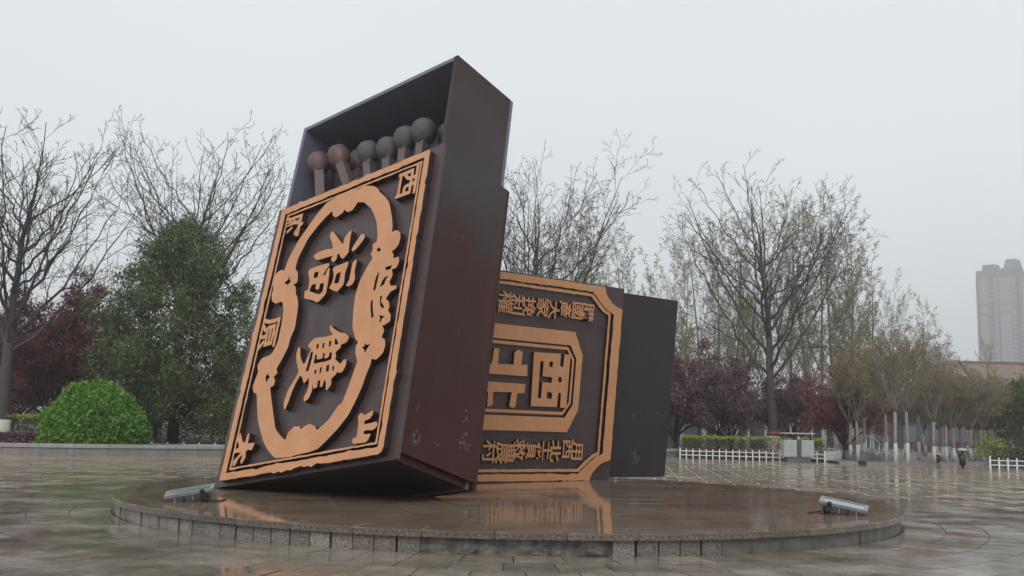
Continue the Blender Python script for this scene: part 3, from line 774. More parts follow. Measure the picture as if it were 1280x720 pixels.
    'row1_4': [[[3.74, 0.94], [3.81, 0.96], [3.84, 0.75], [3.89, 0.8], [3.87, 0.89], [3.92, 0.86], [3.93, 0.78], [4.02, 0.75], [3.99, 0.7], [3.91, 0.69], [3.92, 0.58], [3.86, 0.59], [3.84, 0.7], [3.82, 0.69], [3.82, 0.55], [3.76, 0.52], [3.74, 0.56], [3.78, 0.64]]],
    'row1_5': [[[4.03, 0.94], [4.07, 0.96], [4.1, 0.87], [4.14, 0.9], [4.15, 0.98], [4.21, 0.97], [4.2, 0.9], [4.28, 0.86], [4.24, 0.81], [4.15, 0.78], [4.06, 0.79], [4.01, 0.84]]],
    'row1_6': [[[4.01, 0.68], [4.13, 0.75], [4.29, 0.75], [4.28, 0.71], [4.22, 0.7], [4.28, 0.62], [4.24, 0.56], [4.17, 0.6], [4.16, 0.69], [4.09, 0.64], [4.1, 0.55], [3.99, 0.48], [3.97, 0.51], [4.04, 0.61]]],
    'row1_7': [[[4.36, 0.9], [4.42, 0.98], [4.5, 0.97], [4.53, 0.9], [4.56, 1.0], [4.61, 0.98], [4.64, 0.6], [4.56, 0.62], [4.53, 0.56], [4.39, 0.6], [4.34, 0.64], [4.38, 0.69], [4.35, 0.77], [4.4, 0.82]], [[4.42, 0.93], [4.48, 0.93], [4.47, 0.86], [4.43, 0.87]], [[4.43, 0.81], [4.51, 0.79], [4.5, 0.75], [4.44, 0.74]], [[4.42, 0.7], [4.49, 0.7], [4.48, 0.64], [4.43, 0.65]]],
    'row1_8': [[[4.66, 0.96], [4.74, 0.92], [4.82, 0.93], [4.9, 0.95], [4.95, 0.94], [4.97, 0.55], [4.93, 0.54], [4.73, 0.59], [4.64, 0.61], [4.66, 0.66], [4.76, 0.67], [4.75, 0.73], [4.68, 0.75], [4.76, 0.8], [4.73, 0.87]], [[4.81, 0.86], [4.88, 0.86], [4.88, 0.78], [4.81, 0.8]], [[4.81, 0.71], [4.9, 0.7], [4.89, 0.64], [4.81, 0.65]]]}

BW, BH, BT = 4.727, 5.976, 1.914


def frame_empty(name, o, Rm):
    e = empty(name)
    e.matrix_world = Matrix(((Rm[0][0], Rm[0][1], Rm[0][2], o[0]), (Rm[1][0], Rm[1][1], Rm[1][2], o[1]), (Rm[2][0], Rm[2][1], Rm[2][2], o[2]), (0, 0, 0, 1)))
    return e


RA = ((0.7722567, 0.6310621, 0.0733497), (-0.6173196, 0.7180882, 0.3213500), (0.1501203, -0.2934449, 0.9441154))
RB = ((0.7898298, -0.6098410, 0.0652906), (0.6132836, 0.7865408, -0.0723658), (-0.0072221, 0.0971984, 0.9952388))
boxA = frame_empty('matchbox', (-5.3824, 18.4476, 0.2847), RA)
tag(boxA, 'giant brown matchbox standing tilted and open, orange cloud wreath on its label', 'matchbox')
th = 0.075
# sleeve
sl = box('front_panel', boxA, 0.0, BW, 0.0, th, 0.0, BH, 'label_ground', 0.012)
box('back_panel', boxA, 0.0, BW, BT - th, BT, 0.0, BH, 'brown_steel', 0.012)
sr = box('side_panel', boxA, BW - th, BW - 0.002, th, BT - th, 0.13, BH - 0.003, 'brown_steel_weathered', 0.004)
box('side_panel', boxA, 0.002, th, th, BT - th, 0.13, BH - 0.003, 'brown_steel', 0.004)
# tray, pushed 2.1 m out of the sleeve: open towards the label side
TH = BH + 2.147
tray = box('tray', boxA, 0.09, BW - 0.09, BT - 0.19, BT - 0.10, 0.004, TH, 'tray_inner', 0.006)
tray['label'] = 'dark inner tray pushed up out of the sleeve'
box('tray_wall', tray, BW - 0.18, BW - 0.085, 0.085, BT - 0.188, 0.006, TH + 0.002, 'brown_steel_weathered', 0.006)
box('tray_wall', tray, 0.085, 0.18, 0.085, BT - 0.188, 0.006, TH + 0.002, 'tray_inner', 0.006)
box('tray_end', tray, 0.182, BW - 0.182, 0.088, BT - 0.19, TH - 0.09, TH - 0.001, 'tray_inner', 0.006)
box('tray_end', tray, 0.182, BW - 0.182, 0.088, BT - 0.19, 0.008, 0.10, 'dark_metal', 0.006)
D = 0.13


def relief(name, key, parent, d, it=1, label=None):
    loops = [chaikin(lp, it) if it else lp for lp in UV[key]]
    if it and key != 'wreath':      # keep the counters of the characters open
        for i in range(1, len(loops)):
            cu = sum(a for a, c in loops[i]) / len(loops[i])
            cv = sum(c for a, c in loops[i]) / len(loops[i])
            loops[i] = [(cu + (a - cu) * 1.15, cv + (c - cv) * 1.15) for a, c in loops[i]]
    o = link(name, relief_mesh(name, loops, -0.002, d), parent)
    if label:
        o['label'] = label
    return o


rg = np.random.default_rng(11)


def glyph(name, ch, keys, parent, d, bold, label=None, grow_=1.04):
    """a raised character lying on its side as on the label, filling the place of the traced outlines"""
    pts = [p for k in keys for p in UV[k][0]]
    u0, u1 = min(p[0] for p in pts), max(p[0] for p in pts)
    v0, v1 = min(p[1] for p in pts), max(p[1] for p in pts)
    cu = bpy.data.curves.new(name, 'FONT')
    cu.body = ch
    cu.size = 1.0
    cu.offset = bold
    cu.extrude = 0.5
    cu.resolution_u = 2
    ob = bpy.data.objects.new(name, cu)
    C.objects.link(ob)
    me = bpy.data.meshes.new_from_object(ob.evaluated_get(bpy.context.evaluated_depsgraph_get()))
    bpy.data.objects.remove(ob)
    bpy.data.curves.remove(cu)
    n = len(me.vertices)
    co = np.empty(n * 3, dtype=np.float32)
    me.vertices.foreach_get('co', co)
    co = co.reshape(-1, 3)
    a, c, z = co[:, 1].copy(), -co[:, 0].copy(), co[:, 2].copy()       # turned a quarter clockwise
    rough = np.sin(co[:, 0] * 37 + co[:, 1] * 23) * .006
    a = (a - a.min()) / (a.max() - a.min()) + rough
    c = (c - c.min()) / (c.max() - c.min()) - rough
    uc, vc = (u0 + u1) / 2, (v0 + v1) / 2
    co[:, 0] = uc + (a - .5) * (u1 - u0) * grow_
    co[:, 2] = vc + (c - .5) * (v1 - v0) * grow_
    co[:, 1] = np.where(z > 0, -d, 0.002)
    me.vertices.foreach_set('co', co.ravel())
    me.update()
    bm = bmesh.new()
    bm.from_mesh(me)
    bmesh.ops.recalc_face_normals(bm, faces=bm.faces)
    bm.to_mesh(me)
    bm.free()
    me.materials.clear()
    me.materials.append(MATS['orange_paint'])
    me.materials.append(MATS['relief_side'])
    for f in me.polygons:
        f.use_smooth = False
        f.material_index = 0 if abs(f.normal.y) > .9 else 1
    o = link(name, me, parent)
    if label:
        o['label'] = label
    return o


def rect(u0, u1, v0, v1):
    return [(u0, v0), (u1, v0), (u1, v1), (u0, v1)]


def rect_round(u0, u1, v0, v1, c):
    return [(u0 + .02, v0), (u1 - c, v0), (u1 - c * .3, v0 + c * .3), (u1, v0 + c), (u1, v1 - .03), (u1 - .03, v1), (u0 + .02, v1), (u0, v1 - .02), (u0, v0 + .02)]


link('outer_border', relief_mesh('outer_border', [rough_loop(rect_round(0.30, 4.53, 0.07, 5.825, 0.12), rg), rough_loop(rect(0.45, 4.395, 0.20, 5.69), rg, amp=0.005)], -0.002, D), boxA)
link('inner_border', relief_mesh('inner_border', [rough_loop(rect(0.515, 4.352, 0.254, 5.64), rg, amp=0.004, notch=0.02), rough_loop(rect(0.560, 4.308, 0.288, 5.598), rg, amp=0.004, notch=0.0)], -0.002, D - 0.01), boxA)
relief('cloud_wreath', 'wreath', boxA, D, 1)
fu = relief('large_character', 'fu1', boxA, D, 1, 'large raised character at the top of the wreath')
for k in ('fu2', 'fu3', 'fu4', 'fu5'):
    relief('stroke', k, fu, D, 1)
relief('large_character', 'shuang', boxA, D, 1, 'large raised character at the bottom of the wreath')
for k in ('tai', 'shan'):
    relief('corner_character', k, boxA, D, 1)
for k, ch in (('xi', '西'), ('fu_small', '府'), ('yuan', '原')):
    glyph('corner_character', ch, [k], boxA, D, 0.022)


def chip(parent, name, x, y, z, s, seed, axis):
    """flake of worn paint: thin ragged plates lying on a panel (axis = panel normal)"""
    rg2 = np.random.default_rng(seed)
    bm = bmesh.new()
    for _ in range(14):
        cx, cy = rg2.normal(0, s * .32), rg2.normal(0, s * .42)
        n = 8
        rr = s * rg2.uniform(.04, .17)
        pts = [(cx + rr * rg2.uniform(.25, 1.3) * math.cos(t), cy + rr * 1.6 * rg2.uniform(.25, 1.3) * math.sin(t)) for t in np.linspace(0, 2 * math.pi, n, endpoint=False)]
        if axis == 'x':
            vs = [bm.verts.new((x, y + a, z + b)) for a, b in pts]
        else:
            vs = [bm.verts.new((x + a, y, z + b)) for a, b in pts]
        bm.faces.new(vs)
    link(name, bm_mesh(bm, name, 'chipped_paint'), parent, kind='stuff')


for i, (yy, zz, s) in enumerate(((0.34, 0.48, 0.16), (0.30, 0.95, 0.07), (1.46, 1.14, 0.13), (1.46, 0.75, 0.2), (0.85, 0.5, 0.07), (1.0, 2.6, 0.06), (0.8, 4.4, 0.05))):
    chip(boxA, 'paint_chip', BW + 0.001, yy, zz, s, 20 + i, 'x')

boxB = frame_empty('matchbox', (-2.2494, 20.7583, 0.2938), RB)
tag(boxB, 'giant dark matchbox lying on its long side behind the open one, octagon on its label', 'matchbox')
box('front_panel', boxB, 0.0, BH, 0.0, th, 0.0, BW, 'label_ground', 0.012)
box('back_panel', boxB, 0.0, BH, BT - th, BT, 0.0, BW, 'brown_steel', 0.012)
box('side_panel', boxB, 0.003, BH - 0.003, th, BT - th, BW - th, BW - 0.002, 'brown_steel', 0.004)
box('side_panel', boxB, 0.003, BH - 0.003, th, BT - th, 0.002, th, 'brown_steel', 0.004)
E2 = BH + 2.06
trayB = box('tray', boxB, 0.05, E2, 0.108, 0.2, 0.085, BW - 0.09, 'tray_steel', 0.006)
trayB['label'] = 'plain dark tray sliding out of the sleeve'
box('tray_wall', trayB, 0.05, E2 + 0.001, 0.201, BT - 0.1, BW - 0.18, BW - 0.088, 'tray_steel', 0.006)
box('tray_wall', trayB, 0.05, E2 + 0.001, 0.201, BT - 0.1, 0.083, 0.18, 'tray_steel', 0.006)
box('tray_end', trayB, E2 - 0.09, E2 - 0.001, 0.203, BT - 0.1, 0.181, BW - 0.181, 'tray_steel', 0.006)
DB = 0.08


def corner_loop(u0, u1, v0, v1, pts):
    """rectangle with shaped corners: pts = offsets (du, dv) inwards from the top right corner, from the top edge round to the right edge"""
    q = []
    q += [(u1 - a, v1 - b) for a, b in pts]
    q += [(u1 - a, v0 + b) for a, b in pts[::-1]]
    q += [(u0 + a, v0 + b) for a, b in pts]
    q += [(u0 + a, v1 - b) for a, b in pts[::-1]]
    return q[::-1]


cc = [(0.64, 0.0), (0.60, 0.10), (0.55, 0.19), (0.46, 0.28), (0.35, 0.37), (0.20, 0.44), (0.0, 0.49)]
ct = [(0.62, 0.0), (0.58, 0.03), (0.37, 0.20), (0.18, 0.34), (0.03, 0.39), (0.0, 0.42)]
ci = [(0.74, 0.0), (0.70, 0.04), (0.45, 0.24), (0.22, 0.40), (0.04, 0.46), (0.0, 0.49)]
link('outer_border', relief_mesh('outer_border', [rough_loop(corner_loop(0.09, 5.887, 0.045, 4.69, cc), rg, 0.1, 0.006, 0.02), rough_loop(corner_loop(0.36, 5.615, 0.205, 4.53, ci), rg, 0.1, 0.006, 0.02)], -0.002, DB), boxB)
link('inner_border', relief_mesh('inner_border', [rough_loop(corner_loop(0.45, 5.525, 0.25, 4.485, ct), rg, 0.1, 0.005, 0.02), rough_loop(corner_loop(0.52, 5.455, 0.315, 4.42, ct), rg, 0.1, 0.004, 0.0)], -0.002, DB - .02), boxB)


def octa(u0, u1, v0, v1, a, b):
    return [(u0 + a, v0), (u1 - a, v0), (u1, v0 + b), (u1, v1 - b), (u1 - a, v1), (u0 + a, v1), (u0, v1 - b), (u0, v0 + b)]


link('octagon', relief_mesh('octagon', [octa(1.27, 4.705, 1.175, 3.53, 0.29, 0.53), octa(1.46, 4.52, 1.51, 3.205, 0.22, 0.31)], -0.002, DB), boxB)
link('octagon_line', relief_mesh('octagon_line', [octa(1.50, 4.475, 1.57, 3.16, 0.22, 0.28), octa(1.565, 4.41, 1.64, 3.09, 0.18, 0.23)], -0.002, DB - .02), boxB)
relief('seal_character', 'b_xi', boxB, DB, 0)
s1 = relief('seal_character', 'b_bei1', boxB, DB, 0)
relief('stroke', 'b_bei2', s1, DB, 0)
for ch, keys in zip('權利挽家大產國購', (('row0_0',), ('row0_1', 'row0_2'), ('row0_3', 'row0_4'), ('row0_5',), ('row0_6',), ('row0_7',), ('row0_8',), ('row0_9',))):
    glyph('small_character', ch, keys, boxB, 0.06, 0.011 if ch in '購權農村' else 0.016)
for ch, keys in zip('村農救貨土北西用', (('row1_0',), ('row1_1',), ('row1_2',), ('row1_3',), ('row1_4',), ('row1_5', 'row1_6'), ('row1_7',), ('row1_8',))):
    glyph('small_character', ch, keys, boxB, 0.06, 0.011 if ch in '購權農村' else 0.016)
for i, (uu, vv, s) in enumerate(((6.89, 0.6, 0.22), (6.25, 1.62, 0.07), (6.72, 1.6, 0.08), (7.63, 1.7, 0.08), (7.0, 3.3, 0.06))):
    chip(boxB, 'paint_chip', uu, 0.106, vv, s, 60 + i, 'y')

# ------------------------------------------------------------------ matches in the open tray
MA = boxA.matrix_world.copy()


def match(u, y, v, du, m, label, r=0.238, wd=0.2, spin=0.0):
    """square stick with a swollen head; du = sideways lean of the stick per metre going down"""
    e = empty('match')
    ax = Vector((-du, 0, 1)).normalized()
    q = Vector((0, 0, 1)).rotation_difference(ax).to_matrix().to_4x4()
    e.matrix_world = MA @ Matrix.Translation((u, y, v)) @ q @ Matrix.Rotation(spin, 4, 'Z')
    L = min(v - 0.35, (BW - 0.32 - u) / max(du, 1e-3) * 0.95)
    bm = bmesh.new()
    add_box(bm, -wd / 2, wd / 2, -wd / 2, wd / 2, -L / math.sqrt(1 + du * du), -0.1, 0.012)
    link('stick', bm_mesh(bm, 'stick', 'match_stick'), e)
    bm = bmesh.new()
    bmesh.ops.create_uvsphere(bm, u_segments=28, v_segments=18, radius=r)
    for p in bm.verts:
        t = p.co.z / r
        k = 1.0 + (0.06 if t > 0 else -0.1 * t * t)
        p.co.x *= k
        p.co.y *= k
        p.co.z *= 1.34 if t < 0 else 1.2
        p.co *= 1 + .018 * math.sin(p.co.x * 31 + u * 9) * math.cos(p.co.z * 23 + u * 5) + .012 * math.sin(p.co.y * 44 + v * 7)
    link('match_head', bm_mesh(bm, 'match_head', m, smooth=True), e)
    return tag(e, label, 'match', 'matches standing in the open tray')


match(0.52, 0.36, 7.20, 0.32, 'match_red', 'reddish brown match at the outer end of the row in the tray', spin=0.75)
match(1.18, 0.36, 7.15, 0.6, 'match_red', 'reddish brown match with a leaning stick, second in the tray')
match(1.10, 0.95, 7.40, 0.2, 'match_olive', 'olive grey match standing deep in shade behind the leaning match')
match(2.04, 0.44, 6.97, 0.3, 'match_olive', 'olive grey match next to the leaning reddish match')
match(2.64, 0.44, 6.84, 0.25, 'match_olive', 'olive grey match with a low head in the middle of the row')
match(3.12, 0.44, 6.92, 0.12, 'match_olive', 'olive grey match second from the high corner of the tray')
match(3.63, 0.44, 6.90, 0.06, 'match_olive', 'olive grey match tallest in the row by the high tray corner', r=0.25)
match(3.78, 0.95, 7.10, 0.0, 'match_olive', 'olive grey match in shade behind the tallest one', r=0.22)
match(0.62, 0.85, 7.42, 0.3, 'match_red', 'dark reddish match in shade behind the outermost one')

# ------------------------------------------------------------------ floodlights


def floodlight(loc, yaw, pitch, roll, label):
    e = empty('floodlight', loc, yaw)
    tag(e, label, 'floodlight', 'floodlights on the platform')
    L, Wd, Dp = 0.70, 0.42, 0.14
    tilt = Matrix.Translation((0, 0, 0.16)) @ Matrix.Rotation(pitch, 4, 'Y') @ Matrix.Rotation(roll, 4, 'X')

    def part(name, bm, m, par=None):
        me = bm_mesh(bm, name, m)
        me.transform(tilt)
        return link(name, me, par or e)
    bm = bmesh.new()
    lo = [bm.verts.new((x * L * .40, y * Wd * .36, -Dp)) for x, y in ((-1, -1), (1, -1), (1, 1), (-1, 1))]
    hi = [bm.verts.new((x * L / 2, y * Wd / 2, -0.03)) for x, y in ((-1, -1), (1, -1), (1, 1), (-1, 1))]
    bm.faces.new(lo[::-1]); bm.faces.new(hi)
    for i in range(4):
        bm.faces.new((lo[i], lo[(i + 1) % 4], hi[(i + 1) % 4], hi[i]))
    hs = part('housing', bm, 'lamp_metal')
    bm = bmesh.new()
    f = 0.045
    add_box(bm, -L / 2 - .01, L / 2 + .01, -Wd / 2 - .01, -Wd / 2 + f, -0.03, 0.012)
    add_box(bm, -L / 2 - .01, L / 2 + .01, Wd / 2 - f, Wd / 2 + .01, -0.03, 0.012)
    add_box(bm, -L / 2 - .01, -L / 2 + f, -Wd / 2 + f, Wd / 2 - f, -0.03, 0.0115)
    add_box(bm, L / 2 - f, L / 2 + .01, -Wd / 2 + f, Wd / 2 - f, -0.03, 0.0115)
    part('rim', bm, 'lamp_metal')
    bm = bmesh.new()
    add_box(bm, -L / 2 + f, L / 2 - f, -Wd / 2 + f, Wd / 2 - f, -0.02, 0.002)
    part('glass', bm, 'lamp_glass')
    for s in (-1, 1):
        for k in range(4):
            bm = bmesh.new()
            x = -L * .32 + k * 0.13
            add_box(bm, x, x + 0.022, s * Wd * .42 - .045, s * Wd * .42 + .045, -Dp + .02, -0.04)
            part('fin', bm, 'dark_metal' if k % 2 else 'lamp_metal', hs)
    # mounting: knuckle, bracket, foot, ballast box under the raised end
    bm = bmesh.new()
    add_box(bm, 0.2, 0.34, -0.12, 0.12, 0.0, 0.018)
    link('foot_plate', bm_mesh(bm, 'foot_plate', 'dark_metal'), e)
    for s in (-1, 1):
        link('bracket_arm', mesh_np('bracket_arm', *tube_arrays([(np.array([(0.27, s * .1, 0.0), (0.29, s * .19, 0.09), (0.2, s * .215, 0.17)]), [.018] * 3, 6)]), 'dark_metal', True), e)
        link('knob', mesh_np('knob', *tube_arrays([(np.array([(0.2, s * .205, 0.17), (0.2, s * .25, 0.17)]), [.035] * 2, 10)]), 'dark_metal', True), e)
    bm = bmesh.new()
    add_box(bm, 0.16, 0.3, -0.17, -0.07, 0.018, 0.075, 0.01)
    link('ballast_box', bm_mesh(bm, 'ballast_box', 'dark_metal'), e)
    link('cable', mesh_np('cable', *tube_arrays([(np.array([(0.28, -.22, .03), (0.4, -.2, .012), (0.47, -.02, .012), (0.52, 0.25, .012)]), [.011] * 4, 6)]), 'dark_metal', True), e)
    return e


floodlight((-4.88, 15.45, HD), R(12), R(-10), R(7), 'grey floodlight beside the low corner of the standing matchbox')
floodlight((5.28, 15.75, HD), R(180 - 22), R(-10), R(-7), 'grey floodlight standing alone near the smooth rendered rim')

# ------------------------------------------------------------------ planter wall and beds
WALL = [(-34, 35.6), (-26, 36.9), (-19.24, 37.9), (-17.5, 38.3), (-15.75, 38.98), (-13.87, 39.85), (-12.0, 41.1), (-7.0, 44.6), (-1.0, 48.6), (4.5, 52.3), (8.7, 54.75), (9.5, 55.6), (9.6, 57.0)]
sheet('planting_bed', [(x, y + 0.25) for x, y in WALL] + [(9.6, 74), (-60, 74), (-60, 35.8)], 0.36, 'soil')
sheet('verge', [(9.75, 54.4), (16.7, 53.1), (18.4, 56), (18.4, 110), (9.75, 110)], 0.04, 'soil')
wall = tag(empty('planter_wall', (-15.75, 38.98, 0)), 'low curved grey stone planter wall in front of the round bush', 'wall')


def resample(pts, step):
    pts = [np.array(p, float) for p in pts]
    out = [pts[0]]
    acc = 0.0
    for a, b in zip(pts, pts[1:]):
        L = np.linalg.norm(b - a)
        t = step - acc
        while t <= L:
            out.append(a + (b - a) * t / L)
            t += step
        acc = L - (t - step)
    return out


wp = resample(WALL, 1.25)
for i, (a, b) in enumerate(zip(wp, wp[1:])):
    d = (b - a) / np.linalg.norm(b - a)
    n = np.array([-d[1], d[0]])
    a2, b2 = a + d * 0.004, b - d * 0.004
    o = np.array([-15.75, 38.98])
    for nm, f, bk, z0, z1, m in (('wall_panel', 0.0, 0.25, 0.0, 0.315, 'wall_stone'), ('coping_stone', -0.05, 0.30, 0.318, 0.46, 'wall_cap')):
        q = [a2 + n * f - o, b2 + n * f - o, b2 + n * bk - o, a2 + n * bk - o]
        link(nm, prism_mesh(nm, [tuple(c) for c in q], z0, z1, m, 0.01), wall)

# kerb of the far pavement
kerb = tag(empty('kerb', (21, 51.85, 0)), kind='structure')
kp = resample([(16.8, 50.4), (21, 51.8), (26.9, 56.35), (46, 64)], 1.0)
for a, b in zip(kp, kp[1:]):
    d = (b - a) / np.linalg.norm(b - a)
    n = np.array([-d[1], d[0]])
    o = np.array([21, 51.85])
    q = [a + d * .005 - o, b - d * .005 - o, b + n * .18 - o - d * .005, a + n * .18 - o + d * .005]
    link('kerb_stone', prism_mesh('kerb_stone', [tuple(c) for c in q], 0.0, 0.125, 'kerb_stone', 0.015), kerb)

# ------------------------------------------------------------------ picket fences


def picket_mesh(h, wd=0.06):
    bm = bmesh.new()
    add_box(bm, -wd / 2, wd / 2, -0.018, 0.018, 0, h)
    return bm_mesh(bm, 'picket', 'white_plastic')


def fence(pts, spacing, h, label, wd=0.06, tilt=0.015):
    e = tag(empty('picket_fence', (pts[0][0], pts[0][1], 0)), label, 'fence')
    me = picket_mesh(h, wd)
    rg2 = np.random.default_rng(int(abs(pts[0][0]) * 100))
    for a, b in zip(pts, pts[1:]):
        a, b = np.array(a, float), np.array(b, float)
        L = np.linalg.norm(b - a)
        az = math.atan2(*(b - a)[::-1])
        k = int(L / spacing)
        for i in range(k + 1):
            p = a + (b - a) * i / max(k, 1)
            hh = 1.1 if i in (0, k) else 1
            o = link('picket', me, e, (p[0] - pts[0][0], p[1] - pts[0][1], 0), (rg2.normal() * tilt, rg2.normal() * tilt, az))
            o.scale = (hh * 1.1 if hh > 1 else 1, 1, hh * rg2.uniform(.98, 1.02))
        for z in (0.2, 0.42):
            bm = bmesh.new()
            add_box(bm, 0, L, 0.02, 0.045, h * z / .55 - .022, h * z / .55 + .022)
            o = link('rail', bm_mesh(bm, 'rail', 'white_plastic'), e, (a[0] - pts[0][0], a[1] - pts[0][1], 0), (0, 0, az))
    return e


fence([(9.26, 53.82), (14.39, 52.9), (16.66, 52.55)], 0.335, 0.54, 'long white picket fence in front of the clipped hedge')
fence([(16.8, 52.75), (18.6, 55.8), (19.2, 58.5)], 0.34, 0.54, 'short white picket fence running back from the recycling bin')
fence([(23.03, 47.7), (25.9, 47.45), (28.6, 47.3)], 0.38, 0.55, 'white picket fence beside the dark shrubs and pavement', 0.07)
fence([(22, 74.2), (33.5, 74.2)], 0.36, 0.5, 'small distant white fence behind the whitewashed trunks')
fence([(-33, 44.2), (-12.5, 45.0)], 0.7, 0.48, 'white pickets half hidden by the hedge behind the round bush', 0.08)

# ------------------------------------------------------------------ recycling bin
b = tag(empty('recycling_bin', (15.0, 51.8, 0), R(4)), 'grey double recycling bin with a flat roof at the end of the hedge', 'bin')
box('plinth', b, -0.62, 0.62, -0.25, 0.25, 0.0, 0.26, 'bin_base', 0.02)
for s, mk in ((-1, 'mark_green'), (1, 'mark_blue')):
    c = box('bin_body', b, s * 0.46 - 0.34, s * 0.46 + 0.34, -0.32, 0.32, 0.26, 1.14, 'bin_grey', 0.03)
    box('body_door', c, s * 0.46 - 0.29, s * 0.46 + 0.29, -0.335, -0.318, 0.33, 1.08, 'bin_grey', 0.006)
    if s < 0:      # flat printed marks
        bm = bmesh.new()
        for k in range(3):
            t = k * 2 * math.pi / 3 + math.pi / 2
            cx, cz = -0.46 + 0.085 * math.cos(t), 0.86 + 0.085 * math.sin(t)
            vs = [bm.verts.new((cx + 0.085 * math.cos(t + q) * r_, -0.338, cz + 0.085 * math.sin(t + q) * r_)) for q, r_ in ((0.3, 1), (1.9, .9), (2.6, 1.25), (3.6, .7), (5.0, .9))]
            bm.faces.new(vs)
        link('printed_mark', bm_mesh(bm, 'printed_mark', mk), c)
    else:
        bm = bmesh.new()
        vs = [bm.verts.new((x, -0.338, z)) for x, z in ((0.34, 0.74), (0.58, 0.74), (0.46, 0.99))]
        bm.faces.new(vs)
        link('printed_mark', bm_mesh(bm, 'printed_mark', mk), c)
box('centre_post', b, -0.115, 0.115, -0.26, 0.3, 0.262, 1.42, 'bin_dark', 0.01)
bm = bmesh.new()
bmesh.ops.create_uvsphere(bm, u_segments=16, v_segments=10, radius=0.085)
bmesh.ops.scale(bm, vec=(1, .5, 1.35), verts=bm.verts)
bmesh.ops.translate(bm, vec=(0, -0.27, 1.2), verts=bm.verts)
link('ashtray', bm_mesh(bm, 'ashtray', 'steel_rail', True), b)
for s in (-1, 1):
    box('roof_post', b, s * 0.72 - 0.03, s * 0.72 + 0.03, -0.1, 0.1, 1.14, 1.44, 'bin_dark')
box('roof', b, -0.84, 0.84, -0.36, 0.36, 1.44, 1.51, 'bin_grey', 0.02)

# ------------------------------------------------------------------ stairs with railing, small street furniture
st = tag(empty('stone_steps', (19.9, 54.2, 0.1)), 'few grey stone steps beside the steel railing', 'steps')
for k in range(3):
    box('step', st, -1.1 + k * 0.0 - 0.0, 0.75 - k * 0.42, -0.2, 1.6, 0.16 * k, 0.16 * (k + 1) - 0.002, 'kerb_stone', 0.01)
rl = tag(empty('stair_railing', (19.9, 53.2, 0.0)), 'sloping stainless steel stair railing with four bars', 'railing')
for x, h in ((-0.78, 1.42), (-0.58, 1.36), (-0.4, 1.28), (-0.1, 1.06), (0.3, 0.80), (0.75, 0.50)):
    tube('post', [(np.array([(x, 0, 0.0), (x, 0, h)]), [.035] * 2, 8)], 'steel_rail', rl)
for k in range(4):
    dz = k * 0.24
    if k == 0:
        tube('handrail', [(np.array([(-0.85, 0, 1.40), (-0.62, 0, 1.40), (-0.4, 0, 1.27), (0.7, 0, 0.50), (0.82, 0, 0.47)]), [.04] * 5, 8)], 'steel_rail', rl)
    else:
        tube('bar', [(np.array([(-0.58, 0, 1.36 - dz), (0.75, 0, max(0.12, 0.47 - dz))]), [.016] * 2, 6)], 'steel_rail', rl)


def bollard(loc, h, label):
    e = tag(empty('litter_bin', loc), label, 'litter bin')
    tube('post', [(np.array([(0, 0, 0), (0, 0, h * .95)]), [.07, .07], 10)], 'dark_metal', e)
    tube('drum', [(np.array([(0, 0, h * .12), (0, 0, h * .16), (0, 0, h * .72)]), [.1, .15, .16], 12)], 'dark_metal', e)
    tube('hood', [(np.array([(0, 0, h * .86), (0, 0, h * .93), (0, 0, h)]), [.24, .24, .14], 14)], 'bin_grey', e)


bollard((22.12, 48.6, 0.0), 0.95, 'slim dark litter bin with a hood on the plaza edge')
bollard((22.9, 53.2, 0.1), 0.5, 'stubby dark litter bin low among the whitewashed trunks')
e = tag(empty('cable_box', (17.6, 49.6, 0)), 'tiny black ground box near the foot of the railing', 'box')
box('body', e, -.17, .17, -.12, .12, 0.0, .17, 'dark_metal', .02)
box('lid', e, -.19, .19, -.14, .14, .17, .2, 'dark_metal', .01)


def scooter(loc, cover, label):
    e = tag(empty('scooter', loc, R(70)), label, 'scooter', 'scooters parked beyond the trunks')
    for x in (-0.5, 0.5):
        t = np.linspace(0, 2 * math.pi, 15)
        wl = tube('wheel', [(np.stack([x + .2 * np.cos(t), 0 * t, .22 + .2 * np.sin(t)], 1), [.045] * 15, 6)], 'dark_metal', e)
    bm = bmesh.new()
    add_box(bm, -.55, .3, -.14, .14, .25, .55, .05)
    link('body', bm_mesh(bm, 'body', 'dark_metal'), e)
    bm = bmesh.new()
    add_box(bm, -.5, .1, -.13, .13, .56, .68, .04)
    link('seat', bm_mesh(bm, 'seat', 'dark_metal'), e)
    tube('handlebar', [(np.array([(.5, 0, .25), (.38, 0, .95)]), [.03] * 2, 6), (np.array([(.38, -.3, .97), (.38, .3, .97)]), [.025] * 2, 6)], 'dark_metal', e)
    bm = bmesh.new()
    bmesh.ops.create_uvsphere(bm, u_segments=16, v_segments=10, radius=.42)
    bmesh.ops.delete(bm, geom=[v for v in bm.verts if v.co.z < -.05], context='VERTS')
    bmesh.ops.scale(bm, vec=(1.1, .9, .55), verts=bm.verts)
    bmesh.ops.translate(bm, vec=(.1, 0, .98), verts=bm.verts)
    link('rain_cover', bm_mesh(bm, 'rain_cover', cover, True), e)


scooter((31.2, 69, .1), 'cover_red', 'small scooter with a red rain cover beyond the trunks')
scooter((32.1, 69.6, .1), 'cover_purple', 'small scooter with a purple rain cover beyond the trunks')

# ------------------------------------------------------------------ trees


def unit(v):
    return v / (np.linalg.norm(v) + 1e-9)


